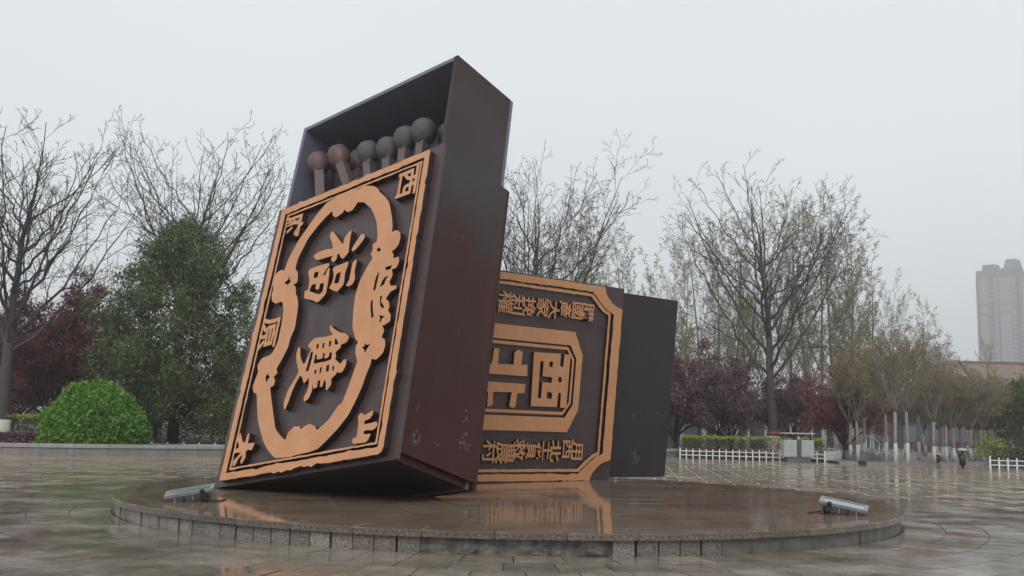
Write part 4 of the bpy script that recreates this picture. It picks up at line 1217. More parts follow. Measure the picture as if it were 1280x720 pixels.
def grow(rg2, p0, d, L, r0, r1, seg, wob, up, out, level, cfg):
    """one branch: a wandering polyline; then its children, recursively"""
    n = max(2, int(round(L / seg)))
    pts = [np.array(p0, float)]
    d = unit(np.array(d, float))
    dirs = [d]
    for i in range(n):
        d = unit(d + rg2.normal(size=3) * wob + np.array([0, 0, up]))
        pts.append(pts[-1] + d * L / n)
        dirs.append(d)
    spawn(rg2, pts, dirs, L, r0, r1, out, level, cfg)


def spawn(rg2, pts, dirs, L, r0, r1, out, level, cfg):
    n = len(pts) - 1
    t = np.linspace(0, 1, n + 1)
    rad = r0 + (r1 - r0) * t ** 0.8
    out.append((level, np.array(pts), rad))
    if level >= len(cfg):
        return
    c = cfg[level]
    k = max(1, int(round(c['per_m'] * L + rg2.uniform(-.4, .4))))
    ph = rg2.uniform(0, 6.28)
    for i in range(k):
        tt = c['t0'] + (1 - c['t0']) * (i + rg2.uniform(.1, .9)) / k
        tt = min(tt, 0.985)
        x = tt * n
        j = min(int(x), n - 1)
        p = pts[j] + (pts[j + 1] - pts[j]) * (x - j)
        dd = dirs[j + 1]
        ph += 2.4 + rg2.uniform(-.5, .5)
        a = unit(np.cross(dd, np.array([0.13, 0.27, 0.95]) if abs(dd[2]) < .9 else np.array([1, .1, 0])))
        bb = np.cross(dd, a)
        side = a * math.cos(ph) + bb * math.sin(ph)
        an = R(rg2.uniform(*c['ang']))
        nd_ = dd * math.cos(an) + side * math.sin(an)
        ll = max(c['min'], L * c['ratio'] * (1 - c.get('taper', .55) * tt) * rg2.uniform(.75, 1.2))
        rr = r0 + (r1 - r0) * tt ** .8
        grow(rg2, p, nd_, ll, max(rr * c['rr'], cfg[-1]['rmin']), max(rr * c['rr'] * .35, cfg[-1]['rmin']), c['seg'], c['wob'], c['up'], out, level + 1, cfg)


def split_mesh(out, lev, name1, name2, m1, m2, sides=(8, 6, 4, 3, 3, 3, 3)):
    a = [(p, r, sides[l]) for l, p, r in out if l <= lev]
    b_ = [(p, r, sides[l]) for l, p, r in out if l > lev]
    V, F = tube_arrays(a)
    me1 = mesh_np(name1, V, F, m1, True)
    me2 = None
    if b_:
        V, F = tube_arrays(b_)
        me2 = mesh_np(name2, V, F, m2, False)
    return me1, me2


BARE = [dict(per_m=.9, t0=.12, ang=(25, 52), ratio=.42, taper=.5, rr=.52, seg=.4, wob=.10, up=.05, min=1.0),
        dict(per_m=1.5, t0=.15, ang=(28, 55), ratio=.46, taper=.4, rr=.55, seg=.25, wob=.14, up=.06, min=.5),
        dict(per_m=2.6, t0=.15, ang=(28, 55), ratio=.45, taper=.3, rr=.62, seg=.16, wob=.16, up=.09, min=.25),
        dict(per_m=3.0, t0=.3, ang=(30, 60), ratio=.5, taper=.2, rr=.8, seg=.12, wob=.2, up=.08, min=.14, rmin=.0095)]


def bare_tree(seed, H, W, first, limbs, r, peak=.55, lean=(0, 0)):
    """bare tree: a leader with limbs that sweep outwards and up to an oval outline of half-width W; first = height of the lowest limb"""
    rg2 = np.random.default_rng(seed)
    out = []
    n = 14
    tp = [np.array([0, 0, 0.0])]
    d = unit(np.array([lean[0], lean[1], 1.0]))
    for i in range(n):
        d = unit(d + np.array([rg2.normal() * .045, rg2.normal() * .045, .04]) * (0.4 if i < 5 else 1.7))
        tp.append(tp[-1] + d * H * .9 / n)
    tr = np.array([r * 1.25] + [r * max(.04, (1 - .97 * (i / n) ** .85)) for i in range(1, n + 1)])
    out.append((0, np.array(tp), tr))

    def at_h(z):
        k = min(n - 1, max(0, int(z / H * n / .9)))
        f = min(1, z / H * n / .9 - k)
        return tp[k] + (tp[k + 1] - tp[k]) * f, tr[k] + (tr[k + 1] - tr[k]) * f
    for i in range(limbs):
        f = i / (limbs - 1)
        hs = first + (H * .70 - first) * f ** 1.1
        p, rr = at_h(hs)
        az = i * 2.399 + rg2.uniform(-.35, .35)
        tz = min(H * .985, hs + (H - hs) * rg2.uniform(.5, .9) + .4)
        q = (tz / H - peak) / .58
        rad = W * max(.12, math.sqrt(max(0.02, 1 - q * q))) * rg2.uniform(.72, 1.05)
        o = np.array([math.cos(az), math.sin(az), 0])
        a0, a2 = p, p * np.array([1, 1, 0]) + o * rad + np.array([0, 0, tz])
        a1 = p + o * rad * .58 + np.array([0, 0, (tz - hs) * .38])
        m = 12
        pts = []
        wb = rg2.normal(size=(m + 1, 3)) * .07
        for k in range(m + 1):
            t = k / m
            pts.append(a0 * (1 - t) ** 2 + 2 * a1 * t * (1 - t) + a2 * t * t + wb[k] * (t > 0))
        dirs = [unit(pts[min(k + 1, m)] - pts[max(k - 1, 0)]) for k in range(m + 1)]
        L = sum(np.linalg.norm(pts[k + 1] - pts[k]) for k in range(m))
        spawn(rg2, pts, dirs, L, min(rr * .55, .022 + .0075 * L), .016, out, 1, [None] + BARE)
    # twigs on the top of the leader
    spawn(rg2, tp[-6:], [unit(tp[k + 1] - tp[k]) for k in range(n - 5, n)] + [d], H * .36, tr[-6] * .9, tr[-1] * .9, out, 1, [None] + BARE)
    return split_mesh(out, 1, 'trunk', 'crown', 'bare_bark', 'twig_bark')


def place_tree(name, meshes, loc, label, cat='tree', group=None, rz=0.0, s=1.0, sz=None, parts=('trunk', 'crown')):
    e = empty(name, loc, rz)
    e.scale = (s, s, sz or s)
    tag(e, label, cat, group)
    for nm, me in zip(parts, meshes):
        if me is not None:
            link(nm, me, e)
    return e


def wash_sleeve(e, r, h0, h1, m='whitewash', name='whitewash'):
    V, F = tube_arrays([(np.array([(0, 0, h0), (0, 0, (h0 + h1) / 2), (0, 0, h1)]), [r[0], (r[0] + r[1]) / 2, r[1]], 12)])
    link(name, mesh_np(name, V, F, m, True), e)


t4 = place_tree('bare_tree', bare_tree(43, 17.8, 6.4, 4.6, 21, .36), (15.95, 60, 0.04), 'big bare tree with a painted trunk base behind the recycling bin')
wash_sleeve(t4, (.465, .37), 0, 1.25)
wash_sleeve(t4, (.376, .372), 1.25, 1.5, 'red_band', 'painted_band')
t1 = place_tree('bare_tree', bare_tree(52, 15.0, 5.2, 3.8, 23, .36, .6), (-22.9, 45, 0.3), 'big bare tree standing left of the purple plum by the planter')
wash_sleeve(t1, (.49, .385), 0, 1.0)
t2 = place_tree('bare_tree', bare_tree(63, 17.0, 5.6, 6.0, 22, .32, .62), (-17.7, 52, 0.3), 'big bare tree rising behind the dark evergreen')
wash_sleeve(t2, (.43, .338), 0, 1.3)
t3 = place_tree('bare_tree', bare_tree(74, 17.6, 6.6, 4.0, 22, .32, .6), (1.1, 60, 0.3), 'bare tree spreading its limbs behind the two matchboxes')
place_tree('bare_tree', bare_tree(85, 11.6, 2.6, 4.0, 12, .15), (-25.9, 62, 0.3), 'slender small bare tree behind the purple plum')


def leaf_quads(rg2, P, size, aspect=1.6, upbias=.3):
    n = len(P)
    d = rg2.normal(size=(n, 3))
    d[:, 2] += upbias
    d /= np.linalg.norm(d, axis=1)[:, None]
    a = np.cross(d, rg2.normal(size=(n, 3)))
    a /= np.linalg.norm(a, axis=1)[:, None] + 1e-9
    s = size * rg2.uniform(.6, 1.35, size=n)[:, None]
    bend = np.cross(d, a) * s * .22
    tip = P + d * s * aspect
    mid = P + d * s * aspect * .45
    return np.stack([P, mid + a * s * .5 + bend, tip, mid - a * s * .5 + bend], 1)


def clumps(rg2, centers, per, sig):
    k = len(centers)
    idx = np.repeat(np.arange(k), per)
    sg = sig * rg2.uniform(.6, 1.4, size=k)[idx][:, None]
    return centers[idx] + rg2.normal(size=(len(idx), 3)) * sg * np.array([1, 1, .8])


# --- evergreen: broad cone of dense upright sprays, open below where limbs fan out


def evergreen(seed, H, wd, leaf_m, n_cl=1100, per=42, z0=.18):
    rg2 = np.random.default_rng(seed)
    out = []
    trunk = np.array([(0, 0, 0), (0.05, 0, H * .25), (0, .05, H * .5), (0.05, 0, H * .9)])
    out.append((0, trunk, np.array([.28, .2, .13, .03])))
    for i in range(34):
        z = H * rg2.uniform(.08, .8)
        az = i * 2.399
        L = wd / 2 * (1.05 - .8 * (z / H)) * rg2.uniform(.8, 1.1)
        p = np.array([0, 0, z])
        el = R(rg2.uniform(15, 50))
        dd = np.array([math.cos(az) * math.cos(el), math.sin(az) * math.cos(el), math.sin(el)])
        grow(rg2, p, dd, L, .07 * (1.1 - z / H), .015, .5, .1, .05, out, 1, [None, dict(per_m=1.4, t0=.3, ang=(25, 55), ratio=.5, rr=.5, seg=.3, wob=.15, up=.06, min=.4, rmin=.01)])
    V, F = tube_arrays([(p, r, (8, 5, 3)[l]) for l, p, r in out])
    me1 = mesh_np('trunk', V, F, 'dark_bark', True)
    # foliage in overlapping plumes that point up and outwards, with gaps between them
    prof = np.interp
    cs = []
    npl = max(30, n_cl // 14)
    for i in range(npl):
        z = z0 + (1 - z0) * ((i + .5) / npl) ** 1.1
        env = prof(z, [0, .12, .3, .5, .7, .85, .95, 1.0], [.55, .72, .98, 1.0, .74, .46, .22, .06]) * rg2.uniform(.72, 1.12)
        az = i * 2.399 + rg2.uniform(-.5, .5)
        rr = env * (rg2.uniform(.25, .95) ** .6)
        c0 = np.array([rr * wd / 2 * math.cos(az), rr * wd / 2 * math.sin(az), z * H * .96])
        ax = unit(np.array([math.cos(az) * .55, math.sin(az) * .55, 1.0]))
        ln = rg2.uniform(.6, 1.25) * (1.15 - .5 * z)
        for k in range(14):
            s = rg2.uniform(-.6, 1.0)
            cs.append(c0 + ax * ln * s + rg2.normal(size=3) * .34 * (1 - .55 * max(s, 0)))
    cs = np.array(cs)
    P = clumps(rg2, cs, per, .2)
    Q = leaf_quads(rg2, P, .068, 2.6, .9)
    return me1, quads_np('crown', Q, leaf_m)


place_tree('evergreen_tree', evergreen(5, 10.3, 8.2, 'leaf_evergreen', 1900, 34, .16), (-15.5, 46, 0.3), 'dark evergreen tree with low fanned limbs beside the round bush')
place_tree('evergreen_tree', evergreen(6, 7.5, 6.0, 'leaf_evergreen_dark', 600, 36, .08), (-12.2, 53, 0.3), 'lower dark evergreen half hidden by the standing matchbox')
place_tree('evergreen_tree', evergreen(8, 5.0, 4.2, 'leaf_evergreen', 420, 40, .05), (31.9, 60, 0.1), 'small conical green tree at the far end of the pavement')

# --- purple plums


def plum(seed, H, wd, leaf_m, n_cl=420, per=46, z0=.28):
    rg2 = np.random.default_rng(seed)
    out = [(0, np.array([(0, 0, 0), (0.05, 0, H * .13), (0.02, .05, H * .2)]), np.array([.16, .12, .11]))]
    tips = []
    for i in range(9):
        az = i * 2.399 + rg2.uniform(-.3, .3)
        el = R(rg2.uniform(30, 78))
        dd = np.array([math.cos(az) * math.cos(el), math.sin(az) * math.cos(el), math.sin(el)])
        L = H * .8 * rg2.uniform(.8, 1.0) * (.75 + .25 * math.sin(el))
        grow(rg2, np.array([0, 0, H * rg2.uniform(.1, .2)]), dd, L, .075, .012, .4, .12, .05, out, 1,
             [None, dict(per_m=1.6, t0=.25, ang=(25, 60), ratio=.5, rr=.5, seg=.3, wob=.15, up=.05, min=.5),
              dict(per_m=1.6, t0=.25, ang=(25, 60), ratio=.5, rr=.6, seg=.2, wob=.18, up=.05, min=.3, rmin=.009)])
    V, F = tube_arrays([(p, r, (7, 5, 3, 3)[l]) for l, p, r in out])
    me1 = mesh_np('trunk', V, F, 'dark_bark', True)
    pts = np.concatenate([p[1:] for l, p, r in out if l >= 2])
    pts = pts[pts[:, 2] > H * z0]
    rad = np.hypot(pts[:, 0], pts[:, 1])
    pts = pts[rad < wd * .52]
    sel = pts[rg2.integers(0, len(pts), n_cl)]
    P = clumps(rg2, sel, per, .2)
    return me1, quads_np('crown', leaf_quads(rg2, P, .075, 1.7, .1), leaf_m)


pl2 = plum(22, 7.0, 7.0, 'leaf_plum_dull', 900, 46, .06)
place_tree('plum_tree', pl2, (-27.5, 55, .3), 'wide dull purple plum tree in the back behind the first big bare trunk')
place_tree('plum_tree', pl2, (-20.2, 57, .3), 'dull purple plum tree in the back between bush and evergreen', rz=2.0, s=.85)
place_tree('plum_tree', plum(21, 8.3, 6.8, 'leaf_plum', 1150, 46, .10), (-23.2, 50, .3), 'purple leaved plum tree left behind the round bush', sz=1.0)
pv = [plum(31, 6.0, 5.2, 'leaf_plum_dull', 470, 44), plum(32, 6.0, 5.4, 'leaf_plum_dull', 480, 44), plum(33, 5.4, 5.6, 'leaf_plum', 470, 44)]
for k, (x, y, s, rz, v, lb) in enumerate(((9.6, 57.5, 1.12, .3, 0, 'purple plum tree next to the dark tray of the lying matchbox'),
                                          (12.0, 57.0, .98, 1.9, 1, 'purple plum tree standing behind the middle of the clipped hedge'),
                                          (14.0, 62.6, .98, 3.1, 0, 'purple plum tree crowding the big bare trunk from the hedge side'),
                                          (17.9, 62.2, .98, 4.2, 1, 'purple plum tree directly behind the recycling bin'),
                                          (19.3, 57.2, .98, .6, 2, 'low wide purple plum tree beside the stair railing'))):
    place_tree('plum_tree', pv[v], (x, y, .04), lb, rz=rz, s=s)

# --- poplars: slim, upswept, thinly leaved
POP = [dict(per_m=1.15, t0=.12, ang=(18, 34), ratio=.30, taper=.62, rr=.38, seg=.5, wob=.05, up=.07, min=.9),
       dict(per_m=2.4, t0=.15, ang=(20, 40), ratio=.36, taper=.4, rr=.5, seg=.3, wob=.09, up=.08, min=.4),
       dict(per_m=2.6, t0=.2, ang=(25, 50), ratio=.4, taper=.3, rr=.6, seg=.2, wob=.12, up=.08, min=.2, rmin=.009)]


def poplar(seed, H, leaves, leaf_m='leaf_poplar', wide=1.0, bark='grey_bark'):
    rg2 = np.random.default_rng(seed)
    out = []
    cfg = [dict(POP[0], ratio=POP[0]['ratio'] * wide, ang=(18 * wide, 34 * wide)), POP[1], POP[2]]
    grow(rg2, (0, 0, 0), (0, 0, 1), H, .17, .012, .8, .018, .03, out, 0, cfg)
    V, F = tube_arrays([(p, r, (8, 4, 3, 3)[l]) for l, p, r in out])
    me1 = mesh_np('trunk', V, F, bark, True)
    pts = np.concatenate([p[1:] for l, p, r in out if l >= 2])
    P = pts[rg2.integers(0, len(pts), leaves)] + rg2.normal(size=(leaves, 3)) * .07
    me3 = quads_np('crown', leaf_quads(rg2, P, .07, 1.4, .2), leaf_m)
    return me1, me3


pops = [poplar(101, 17, 7000), poplar(102, 17, 7500, wide=1.25), poplar(103, 17, 7000, wide=1.1), poplar(104, 17, 8000, wide=1.5)]
POPS = [(3.1, 71.2, 15.1), (4.25, 73.3, 16.5), (5.82, 81.2, 19.7), (6.86, 78.2, 17.8), (7.69, 71.3, 15.2), (9.3, 76.1, 14.3), (10.86, 76.7, 14.1), (11.26, 72.2, 13.2), (13.95, 80.3, 13.7), (14.05, 71.6, 15.4), (15.85, 75.5, 17.0), (17.63, 77.2, 17.1), (18.21, 76.0, 16.4), (20.25, 78.2, 17.5), (22.86, 80.3, 17.8), (25.28, 83.4, 20.6), (23.45, 74.0, 17.7), (26.02, 79.1, 19.7), (27.43, 79.7, 18.8), (26.16, 74.1, 16.2), (25.56, 70.0, 13.7), (31.74, 83.6, 13.3), (30.06, 72.0, 10.75), (38.28, 78.0, 8.7)]
rp = np.random.default_rng(9)
wash_me = mesh_np('whitewash', *tube_arrays([(np.array([(0, 0, 0), (0, 0, 1.4), (0, 0, 2.6)]), [.185, .172, .165], 10)]), 'whitewash', True)
for i, (x, y, h) in enumerate(POPS):
    behind = x < 12
    lb = 'slim poplar with thin spring leaves rising behind the lying matchbox' if behind else 'slim poplar with thin spring leaves and pale trunk behind the plum trees'
    lb = {22: 'slim leader of a poplar poking up above the plane trees', 23: 'thin pale poplar standing up in front of the tall tower'}.get(i, lb)
    e = place_tree('poplar_tree', pops[(i * 3) % 4 if not behind else i % 3], (x, y, 0.0), lb, group='poplars behind the lying matchbox' if behind else 'poplars behind the plum trees', rz=rp.uniform(0, 6.28), s=h / 17 * rp.uniform(.95, 1.05), sz=h / 17)
    link('whitewash', wash_me, e)

# --- plane trees with whitewashed trunks and a haze of brown buds
PLN = [dict(per_m=1.3, t0=.25, ang=(25, 55), ratio=.6, taper=.4, rr=.5, seg=.4, wob=.1, up=.05, min=.6),
       dict(per_m=2.2, t0=.2, ang=(25, 55), ratio=.5, taper=.3, rr=.55, seg=.25, wob=.13, up=.07, min=.35),
       dict(per_m=3.0, t0=.2, ang=(25, 55), ratio=.5, taper=.2, rr=.6, seg=.16, wob=.16, up=.08, min=.2, rmin=.009)]


def plane_tree(seed, H, leaves, th_=2.5):
    rg2 = np.random.default_rng(seed)
    out = [(0, np.array([(0, 0, 0), (.02, 0, th_ * .5), (0, .03, th_)]), np.array([.1, .086, .08]))]
    for i in range(6):
        az = i * 2.399 + rg2.uniform(-.4, .4)
        an = R(rg2.uniform(16, 40)) * (.3 if i == 0 else 1)
        dd = np.array([math.sin(an) * math.cos(az), math.sin(an) * math.sin(az), math.cos(an)])
        grow(rg2, np.array([0, 0, th_ * rg2.uniform(.92, 1.0)]), dd, (H - th_) * rg2.uniform(.8, 1.0), .05, .014, .5, .06, .06, out, 1, [None] + PLN)
    V, F = tube_arrays([(p, r, (9, 6, 3, 3, 3)[l]) for l, p, r in out])
    nf = (len(out[0][1]) - 1) * 9 + 2
    me1 = mesh_np('trunk', V, F, None, True, ['pale_bark', 'grey_bark'], [0] * nf + [1] * (len(F) - nf))
    pts = np.concatenate([p[1:] for l, p, r in out if l >= 2])
    P = pts[rg2.integers(0, len(pts), leaves)] + rg2.normal(size=(leaves, 3)) * .08
    return me1, quads_np('crown', leaf_quads(rg2, P, .05, 1.3, .1), 'leaf_plane')


plv = [plane_tree(201, 6.2, 5200), plane_tree(202, 6.2, 5400), plane_tree(203, 6.2, 5000)]
pw = mesh_np('whitewash', *tube_arrays([(np.array([(0, 0, 0), (.01, 0, .55), (.015, 0, 1.0)]), [.107, .099, .094], 10)]), 'whitewash', True)
PLANES = [(18.77, 54.64, 5.35), (18.72, 53.38, 5.49), (19.75, 55.28, 6.09), (20.1, 53.06, 6.58), (18.85, 48.53, 6.56), (19.61, 48.98, 6.74), (23.88, 57.98, 6.86), (22.25, 52.11, 5.57), (24.26, 55.66, 5.23), (24.14, 54.98, 5.27), (24.75, 55.36, 4.95), (26.51, 58.36, 4.96), (26.46, 57.04, 4.8), (27.72, 59.14, 4.83), (27.74, 58.49, 4.8), (29.79, 61.86, 4.9), (29.65, 61.06, 4.86), (30.01, 61.29, 4.88)]
for i, (x, y, h) in enumerate(PLANES):
    lb = {4: 'taller plane tree standing at the low end of the stair railing', 5: 'tall plane tree next after the one at the low railing end', 7: 'plane tree standing alone at the kerb near the hooded litter bin'}.get(i, 'plane tree with pale trunk and whitewashed foot in the rows on the far pavement')
    e = place_tree('plane_tree', plv[i % 3], (x, y, .1), lb, group='plane trees on the far pavement', rz=rp.uniform(0, 6.28), s=rp.uniform(.9, 1.1), sz=h / 6.5)
    link('whitewash', pw, e)
for i in range(16):   # deeper rows of the same grove
    x, y = 24 + (i % 8) * 1.6 + rp.uniform(-.4, .4), 64 + (i // 8) * 5 + rp.uniform(-1, 1)
    e = place_tree('plane_tree', plv[(i + 1) % 3], (x, y, .1), 'plane tree deep in the grove in front of the low grey building', group='plane trees deep in the grove', rz=rp.uniform(0, 6.28), s=rp.uniform(.85, 1.0), sz=rp.uniform(.72, .82))
    link('whitewash', pw, e)

# ------------------------------------------------------------------ bush, hedges, shrubs


def shell_leaves(rg2, n, rx, ry, rz_, lump=.05):
    u = rg2.normal(size=(n, 3))
    u /= np.linalg.norm(u, axis=1)[:, None]
    u[:, 2] = np.abs(u[:, 2]) * 1.02 - .1 * (rg2.random(n) < .25)
    bump = 1 + lump * (np.sin(u[:, 0] * 9 + 1) * np.cos(u[:, 1] * 8) + np.sin(u[:, 2] * 11 + u[:, 0] * 5)) + rg2.normal(size=n) * .018
    dep = 1 - .16 * rg2.random(n) ** 2
    return u * np.array([rx, ry, rz_]) * (bump * dep)[:, None], u


def bush(seed, rx, ry, rz_, n, m, size=.075):
    rg2 = np.random.default_rng(seed)
    P, u = shell_leaves(rg2, n, rx, ry, rz_, .028)
    Q = leaf_quads(rg2, P, size, 1.5, .5)
    return quads_np('foliage', Q, m)


e = tag(empty('round_bush', (-17.2, 41.3, .36)), 'bright green round clipped bush behind the planter wall', 'bush')
link('foliage', bush(3, 2.15, 1.9, 2.55, 24000, 'leaf_bush', .1), e)
tube('stem', [(np.array([(x * .2, 0, 0), (x * .6, y * .5, 1.0), (x, y, 2.0)]), [.05, .035, .015], 6) for x, y in ((-.9, .3), (-.3, -.5), (.4, .5), (.9, -.2))], 'dark_bark', e)


def hedge(name, pts, wd, h, label, z0=.0, n_m=950, m1='leaf_hedge', m2='leaf_newgrowth', top=.16, size=.06, seed=1):
    """clipped hedge: leaves filling the outer skin of a box run; brighter shoots of this spring on the top"""
    rg2 = np.random.default_rng(seed)
    e_ = tag(empty(name, (pts[0][0], pts[0][1], z0)), label, 'hedge')
    L1, L2, ST = [], [], []
    for a, b_ in zip(pts, pts[1:]):
        a, b_ = np.array(a, float), np.array(b_, float)
        L = np.linalg.norm(b_ - a)
        d = (b_ - a) / L
        nn = np.array([-d[1], d[0]])
        k = int(L * n_m)
        s = rg2.uniform(0, L, k)
        f = rg2.random(k)
        wv = rg2.uniform(-wd / 2, wd / 2, k)
        zz = rg2.uniform(0.02, h, k)
        face = f < .55
        wv[face] = -wd / 2 + rg2.random(face.sum()) ** 2 * .14 + .03 * np.sin(s[face] * 3)
        tp = f > .72
        zz[tp] = h - rg2.random(tp.sum()) ** 2 * .12 + .025 * np.sin(s[tp] * 5) + .02 * np.sin(s[tp] * 11)
        P = np.stack([a[0] - pts[0][0] + d[0] * s + nn[0] * wv, a[1] - pts[0][1] + d[1] * s + nn[1] * wv, zz], 1)
        new = zz > h - top * rg2.uniform(.6, 1.2, k)
        L1.append(P[~new]); L2.append(P[new])
        for q in np.arange(.3, L, .6):
            p = a + d * q - np.array(pts[0])
            ST.append((np.array([(p[0], p[1], 0), (p[0] + .05, p[1], h * .8)]), [.018, .008], 4))
    link('foliage', quads_np('foliage', leaf_quads(rg2, np.concatenate(L1), size, 1.5, .3), m1), e_)
    if sum(map(len, L2)):
        link('new_growth', quads_np('new_growth', leaf_quads(rg2, np.concatenate(L2), size, 1.5, .9), m2), e_)
    tube('stem', ST, 'dark_bark', e_)


hedge('hedge', [(9.6, 55.3), (14.4, 54.4), (17.0, 54.0)], 1.0, 1.15, 'long clipped hedge with yellow green top behind the white picket fence', .04, seed=4)
hedge('hedge', [(-33, 45.0), (-18.5, 45.4)], .8, 1.15, 'clipped hedge with yellow green top beside the round bush', .36, 700, seed=5)
hedge('hedge', [(-17.5, 47.4), (-9.5, 48.2)], .8, 1.15, 'clipped hedge with yellow green top behind the evergreen trunk', .36, 900, seed=6)
hedge('shrub_row', [(-21.4, 40.2), (-18.8, 40.9)], .9, .42, 'dull purple low shrubs at the foot of the round bush', .36, 1000, 'leaf_plum_dull', 'leaf_plum_dull', .1, seed=8)
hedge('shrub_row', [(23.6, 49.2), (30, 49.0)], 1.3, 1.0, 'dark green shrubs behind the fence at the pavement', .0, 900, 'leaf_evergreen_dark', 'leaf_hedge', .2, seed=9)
for i, (x, y, r_, m, lb) in enumerate(((27.4, 56.5, .9, 'leaf_newgrowth', 'yellow green loose shrub above the dark shrubs'), (9.4, 66, .9, 'leaf_blossom', 'pale blossoming shrub behind the hedge near the tray'), (24.6, 72, .8, 'leaf_blossom', 'pink blossoming shrub among the far trunks'), (30.4, 73, .7, 'leaf_blossom', 'small pink blossoming shrub by the low grey building'))):
    e = tag(empty('shrub', (x, y, .05)), lb, 'shrub')
    rg2 = np.random.default_rng(300 + i)
    P, u = shell_leaves(rg2, 1500, r_, r_, r_ * 1.3, .15)
    P[:, 2] += r_ * .5
    P *= rg2.uniform(.6, 1.1, (len(P), 1))
    link('foliage', quads_np('foliage', leaf_quads(rg2, P, .07, 1.4, .3), m), e)
    tube('stem', [(np.array([(0, 0, 0), (q * .3, .1, r_), (q * .7, 0, r_ * 1.6)]), [.025, .018, .01], 5) for q in (-.8, -.2, .5, .9)], 'dark_bark', e)

# far wood: one mass of undergrowth and tree tops behind everything, beyond telling apart
rg2 = np.random.default_rng(77)
cs = []
for x in np.arange(-95, 62, .55):
    y = 96 + rg2.uniform(-5, 8)
    hmax = 5.2 + 1.6 * math.sin(x * .21) + 1.2 * math.sin(x * .07 + 1) if x < 26 else 4.2
    for k in range(10):
        cs.append((x + rg2.normal() * .5, y + rg2.normal(), rg2.random() ** .8 * hmax))
P = clumps(rg2, np.array(cs), 40, .5)
tag(link('far_wood', quads_np('far_wood', leaf_quads(rg2, P, .2, 1.4, .2), 'leaf_wood')), 'dull green undergrowth massed far behind the trees', 'wood', kind='stuff')

# ------------------------------------------------------------------ buildings


def window_grid(parent, x0, x1, y, zs, n, wd, h, m='tower_glass', depth=.25, name='window', axis='x'):
    bm = bmesh.new()
    if axis == 'x':
        add_box(bm, -wd / 2, wd / 2, -depth, depth * .4, 0, h)
    else:
        add_box(bm, -depth, depth * .4, -wd / 2, wd / 2, 0, h)
    me = bm_mesh(bm, name, m)
    for z in zs:
        for i in range(n):
            q = x0 + (x1 - x0) * (i + .5) / n
            link(name, me, parent, (q, y, z) if axis == 'x' else (y, q, z))


tw = tag(empty('apartment_tower', (305.5, 640, 0)), 'tall hazy beige apartment tower far beyond the red roofs', 'tower')
tw.rotation_euler = (0, 0, R(-52))
box('wall', tw, 0, 21, 0, 40, 0, 104, 'tower_wall')
box('parapet', tw, -.4, 21.4, -.4, 22.4, 104, 109, 'tower_grey')
box('corner_pier', tw, -.5, 1.2, -.5, 1.2, 0, 103.9, 'tower_grey')
box('corner_pier', tw, 13.2, 14.2, -.45, .6, 0, 103.9, 'tower_grey')
box('band', tw, -.2, 21.2, -.3, .3, 80, 81.2, 'tower_grey')
box('band', tw, -.2, 21.2, -.3, .3, 86, 87.0, 'tower_grey')
box('roof_house', tw, 2.5, 10, 3, 11, 109, 113, 'tower_grey')
bm = bmesh.new()
add_box(bm, 14.5, 22, 6, 18, 109, 116)
for v in bm.verts:
    if v.co.z > 115:
        v.co.x = 18.2 + (v.co.x - 18.2) * .7
        v.co.y = 12 + (v.co.y - 12) * .7
link('roof_house', bm_mesh(bm, 'roof_house', 'tower_grey'), tw)
window_grid(tw, 6.8, 11.2, 0.0, [2.5 + k * 3 for k in range(34)], 2, 1.9, 2.0)
window_grid(tw, 0.5, 8.5, 21.0, [2.5 + k * 3 for k in range(34)], 2, 2.2, 1.7, axis='y', depth=-.25)
window_grid(tw, 13, 39, 21.0, [2.5 + k * 3 for k in range(34)], 5, 2.6, 1.7, axis='y', depth=-.25)
box('stair_tower', tw, 21.0, 22.5, 9, 12.5, 0, 112, 'tower_grey')

for i, (x0, x1, y, h, lb) in enumerate(((416, 444, 1000, 90, 'faint rounded tower block fading in the mist'), (446, 462, 1010, 83, 'faint lower tower block fading in the mist'), (380, 402, 1060, 76, 'faint tower block mostly hidden behind the spring crowns'))):
    e = tag(empty('tower_block', (x0, y, 0)), lb, 'tower')
    box('wall', e, 0, x1 - x0, 0, 20, 0, h, 'far_block')
    box('roof_house', e, (x1 - x0) * .3, (x1 - x0) * .7, 4, 14, h, h + 5, 'far_block')
    for k in range(5):
        box('window_strip', e, (x1 - x0) * (.08 + .18 * k), (x1 - x0) * (.18 + .18 * k), -.4, .4, 6, h - 4, 'tower_glass')

# red roofed house: white gable towards the plaza, long tiled slope
ho = tag(empty('red_roofed_house', (57.3, 130, 0)), 'white gabled house with long red tiled roof below the tall tower', 'house')


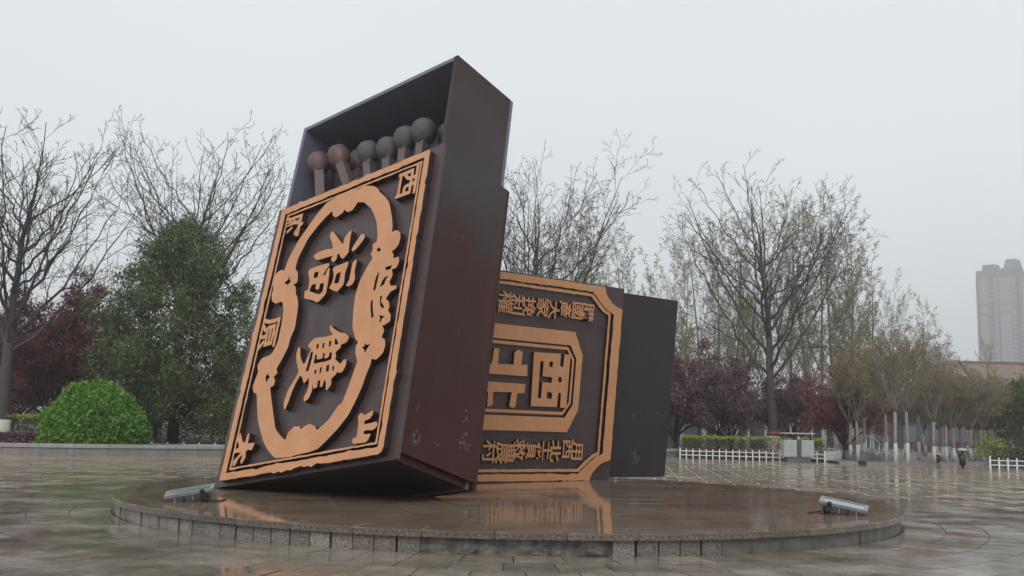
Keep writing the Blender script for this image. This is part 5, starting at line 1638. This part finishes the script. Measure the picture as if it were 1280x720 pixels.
def gable(parent, x0, x1, y0, y1, eave, ridge, name='gable_wing'):
    xm = (x0 + x1) / 2
    V = [(x0, y0, 0), (x1, y0, 0), (x1, y0, eave), (xm, y0, ridge), (x0, y0, eave), (x0, y1, 0), (x1, y1, 0), (x1, y1, eave), (xm, y1, ridge), (x0, y1, eave)]
    F = [(0, 1, 2, 3, 4), (9, 8, 7, 6, 5), (1, 6, 7, 2), (5, 0, 4, 9)]
    g_ = link(name, mesh_np(name, V, F, 'house_white'), parent)
    for s, xa in ((-1, x0), (1, x1)):
        bm = bmesh.new()
        n_ = Vector((ridge - eave, 0, abs(xa - xm))).normalized()
        ex = .5
        k = ex / abs(xa - xm)
        pe = (xa + (xa - xm) * k, eave - (ridge - eave) * k)
        vs = [(xm, y0 - .4, ridge), (pe[0], y0 - .4, pe[1]), (pe[0], y1 + .4, pe[1]), (xm, y1 + .4, ridge)]
        a = [bm.verts.new((x, y, z + .02)) for x, y, z in vs]
        c = [bm.verts.new((x, y, z + .3)) for x, y, z in vs]
        bm.faces.new(a[::-1]); bm.faces.new(c)
        for i in range(4):
            bm.faces.new((a[i], a[(i + 1) % 4], c[(i + 1) % 4], c[i]))
        link('roof_slope', bm_mesh(bm, 'roof_slope', 'roof_red'), g_)
    return g_


gw = gable(ho, 0, 3.6, 0, 9, 8.7, 11.2)
for x in (1.1, 2.5):
    f_ = box('window', ho, x - .35, x + .35, -.06, .05, 8.0, 9.1, 'tower_glass')
    box('sill', f_, x - .45, x + .45, -.14, -.02, 7.9, 7.99, 'house_white')
bm = bmesh.new()
prof = [(2.2, 0), (2.2, 8.6), (5.2, 11.1), (9.4, 8.6), (9.4, 0)]
V = [(x, y + .3, z) for x in (3.62, 26) for y, z in prof]
F = [(0, 1, 2, 3, 4), (9, 8, 7, 6, 5), (0, 5, 6, 1), (3, 8, 9, 4)]
link('main_wing', mesh_np('main_wing', V, F, 'house_white'), ho)
for (ya, za), (yb, zb) in (((1.6, 8.35), (5.5, 11.3)), ((5.5, 11.3), (10.2, 8.35))):
    V = [(x, y, z + d) for d in (0.0, .25) for x, y, z in ((3.0, ya, za), (26.4, ya, za), (26.4, yb, zb), (3.0, yb, zb))]
    rs = link('roof_slope', mesh_np('roof_slope', V, [(3, 2, 1, 0), (4, 5, 6, 7), (0, 1, 5, 4), (1, 2, 6, 5), (2, 3, 7, 6), (3, 0, 4, 7)], 'roof_red'), ho)
box('ridge', ho, 3.0, 26.5, 5.3, 5.75, 11.45, 11.75, 'roof_ridge')
for k in range(7):
    x = 5 + k * 3.0
    f_ = box('window', ho, x - .6, x + .6, 2.40, 2.55, 5.8, 7.4, 'tower_glass')
    box('frame', f_, x - .7, x + .7, 2.36, 2.42, 7.42, 7.52, 'house_white')
box('eave_board', ho, 3.2, 26.2, 1.5, 1.75, 8.1, 8.4, 'house_white')

# low grey building behind the grove
lo = tag(empty('low_building', (24, 88, 0)), 'low dark grey building with a brown eave behind the grove of trunks', 'building')
box('wall', lo, -14, 26, 0, 9, 0, 3.4, 'low_wall_grey')
box('roof', lo, -14.6, 26.6, -.8, 9.6, 3.4, 3.85, 'low_roof')
for k in range(11):
    f_ = box('window', lo, -12.5 + k * 3.4, -10.7 + k * 3.4, -.05, .08, .9, 2.4, 'tower_glass')
    box('frame', f_, -12.6 + k * 3.4, -10.6 + k * 3.4, -.1, -.055, 2.42, 2.52, 'low_roof')

# ------------------------------------------------------------------ haze over everything
bm = bmesh.new()
add_box(bm, -920, 920, -140, 1170, -1.0, 122)
hz = link('haze', bm_mesh(bm, 'haze', 'far_block'), kind='stuff')
hm = bpy.data.materials.new('haze')
hm.use_nodes = True
ht = hm.node_tree
ht.nodes.remove(ht.nodes['Principled BSDF'])
pvn = ht.nodes.new('ShaderNodeVolumePrincipled')
pvn.inputs['Color'].default_value = (0.985, 0.99, 1.0, 1)
pvn.inputs['Density'].default_value = 0.0011
pvn.inputs['Anisotropy'].default_value = 0.7
ht.links.new(pvn.outputs[0], ht.nodes['Material Output'].inputs['Volume'])
hz.data.materials.clear()
hz.data.materials.append(hm)
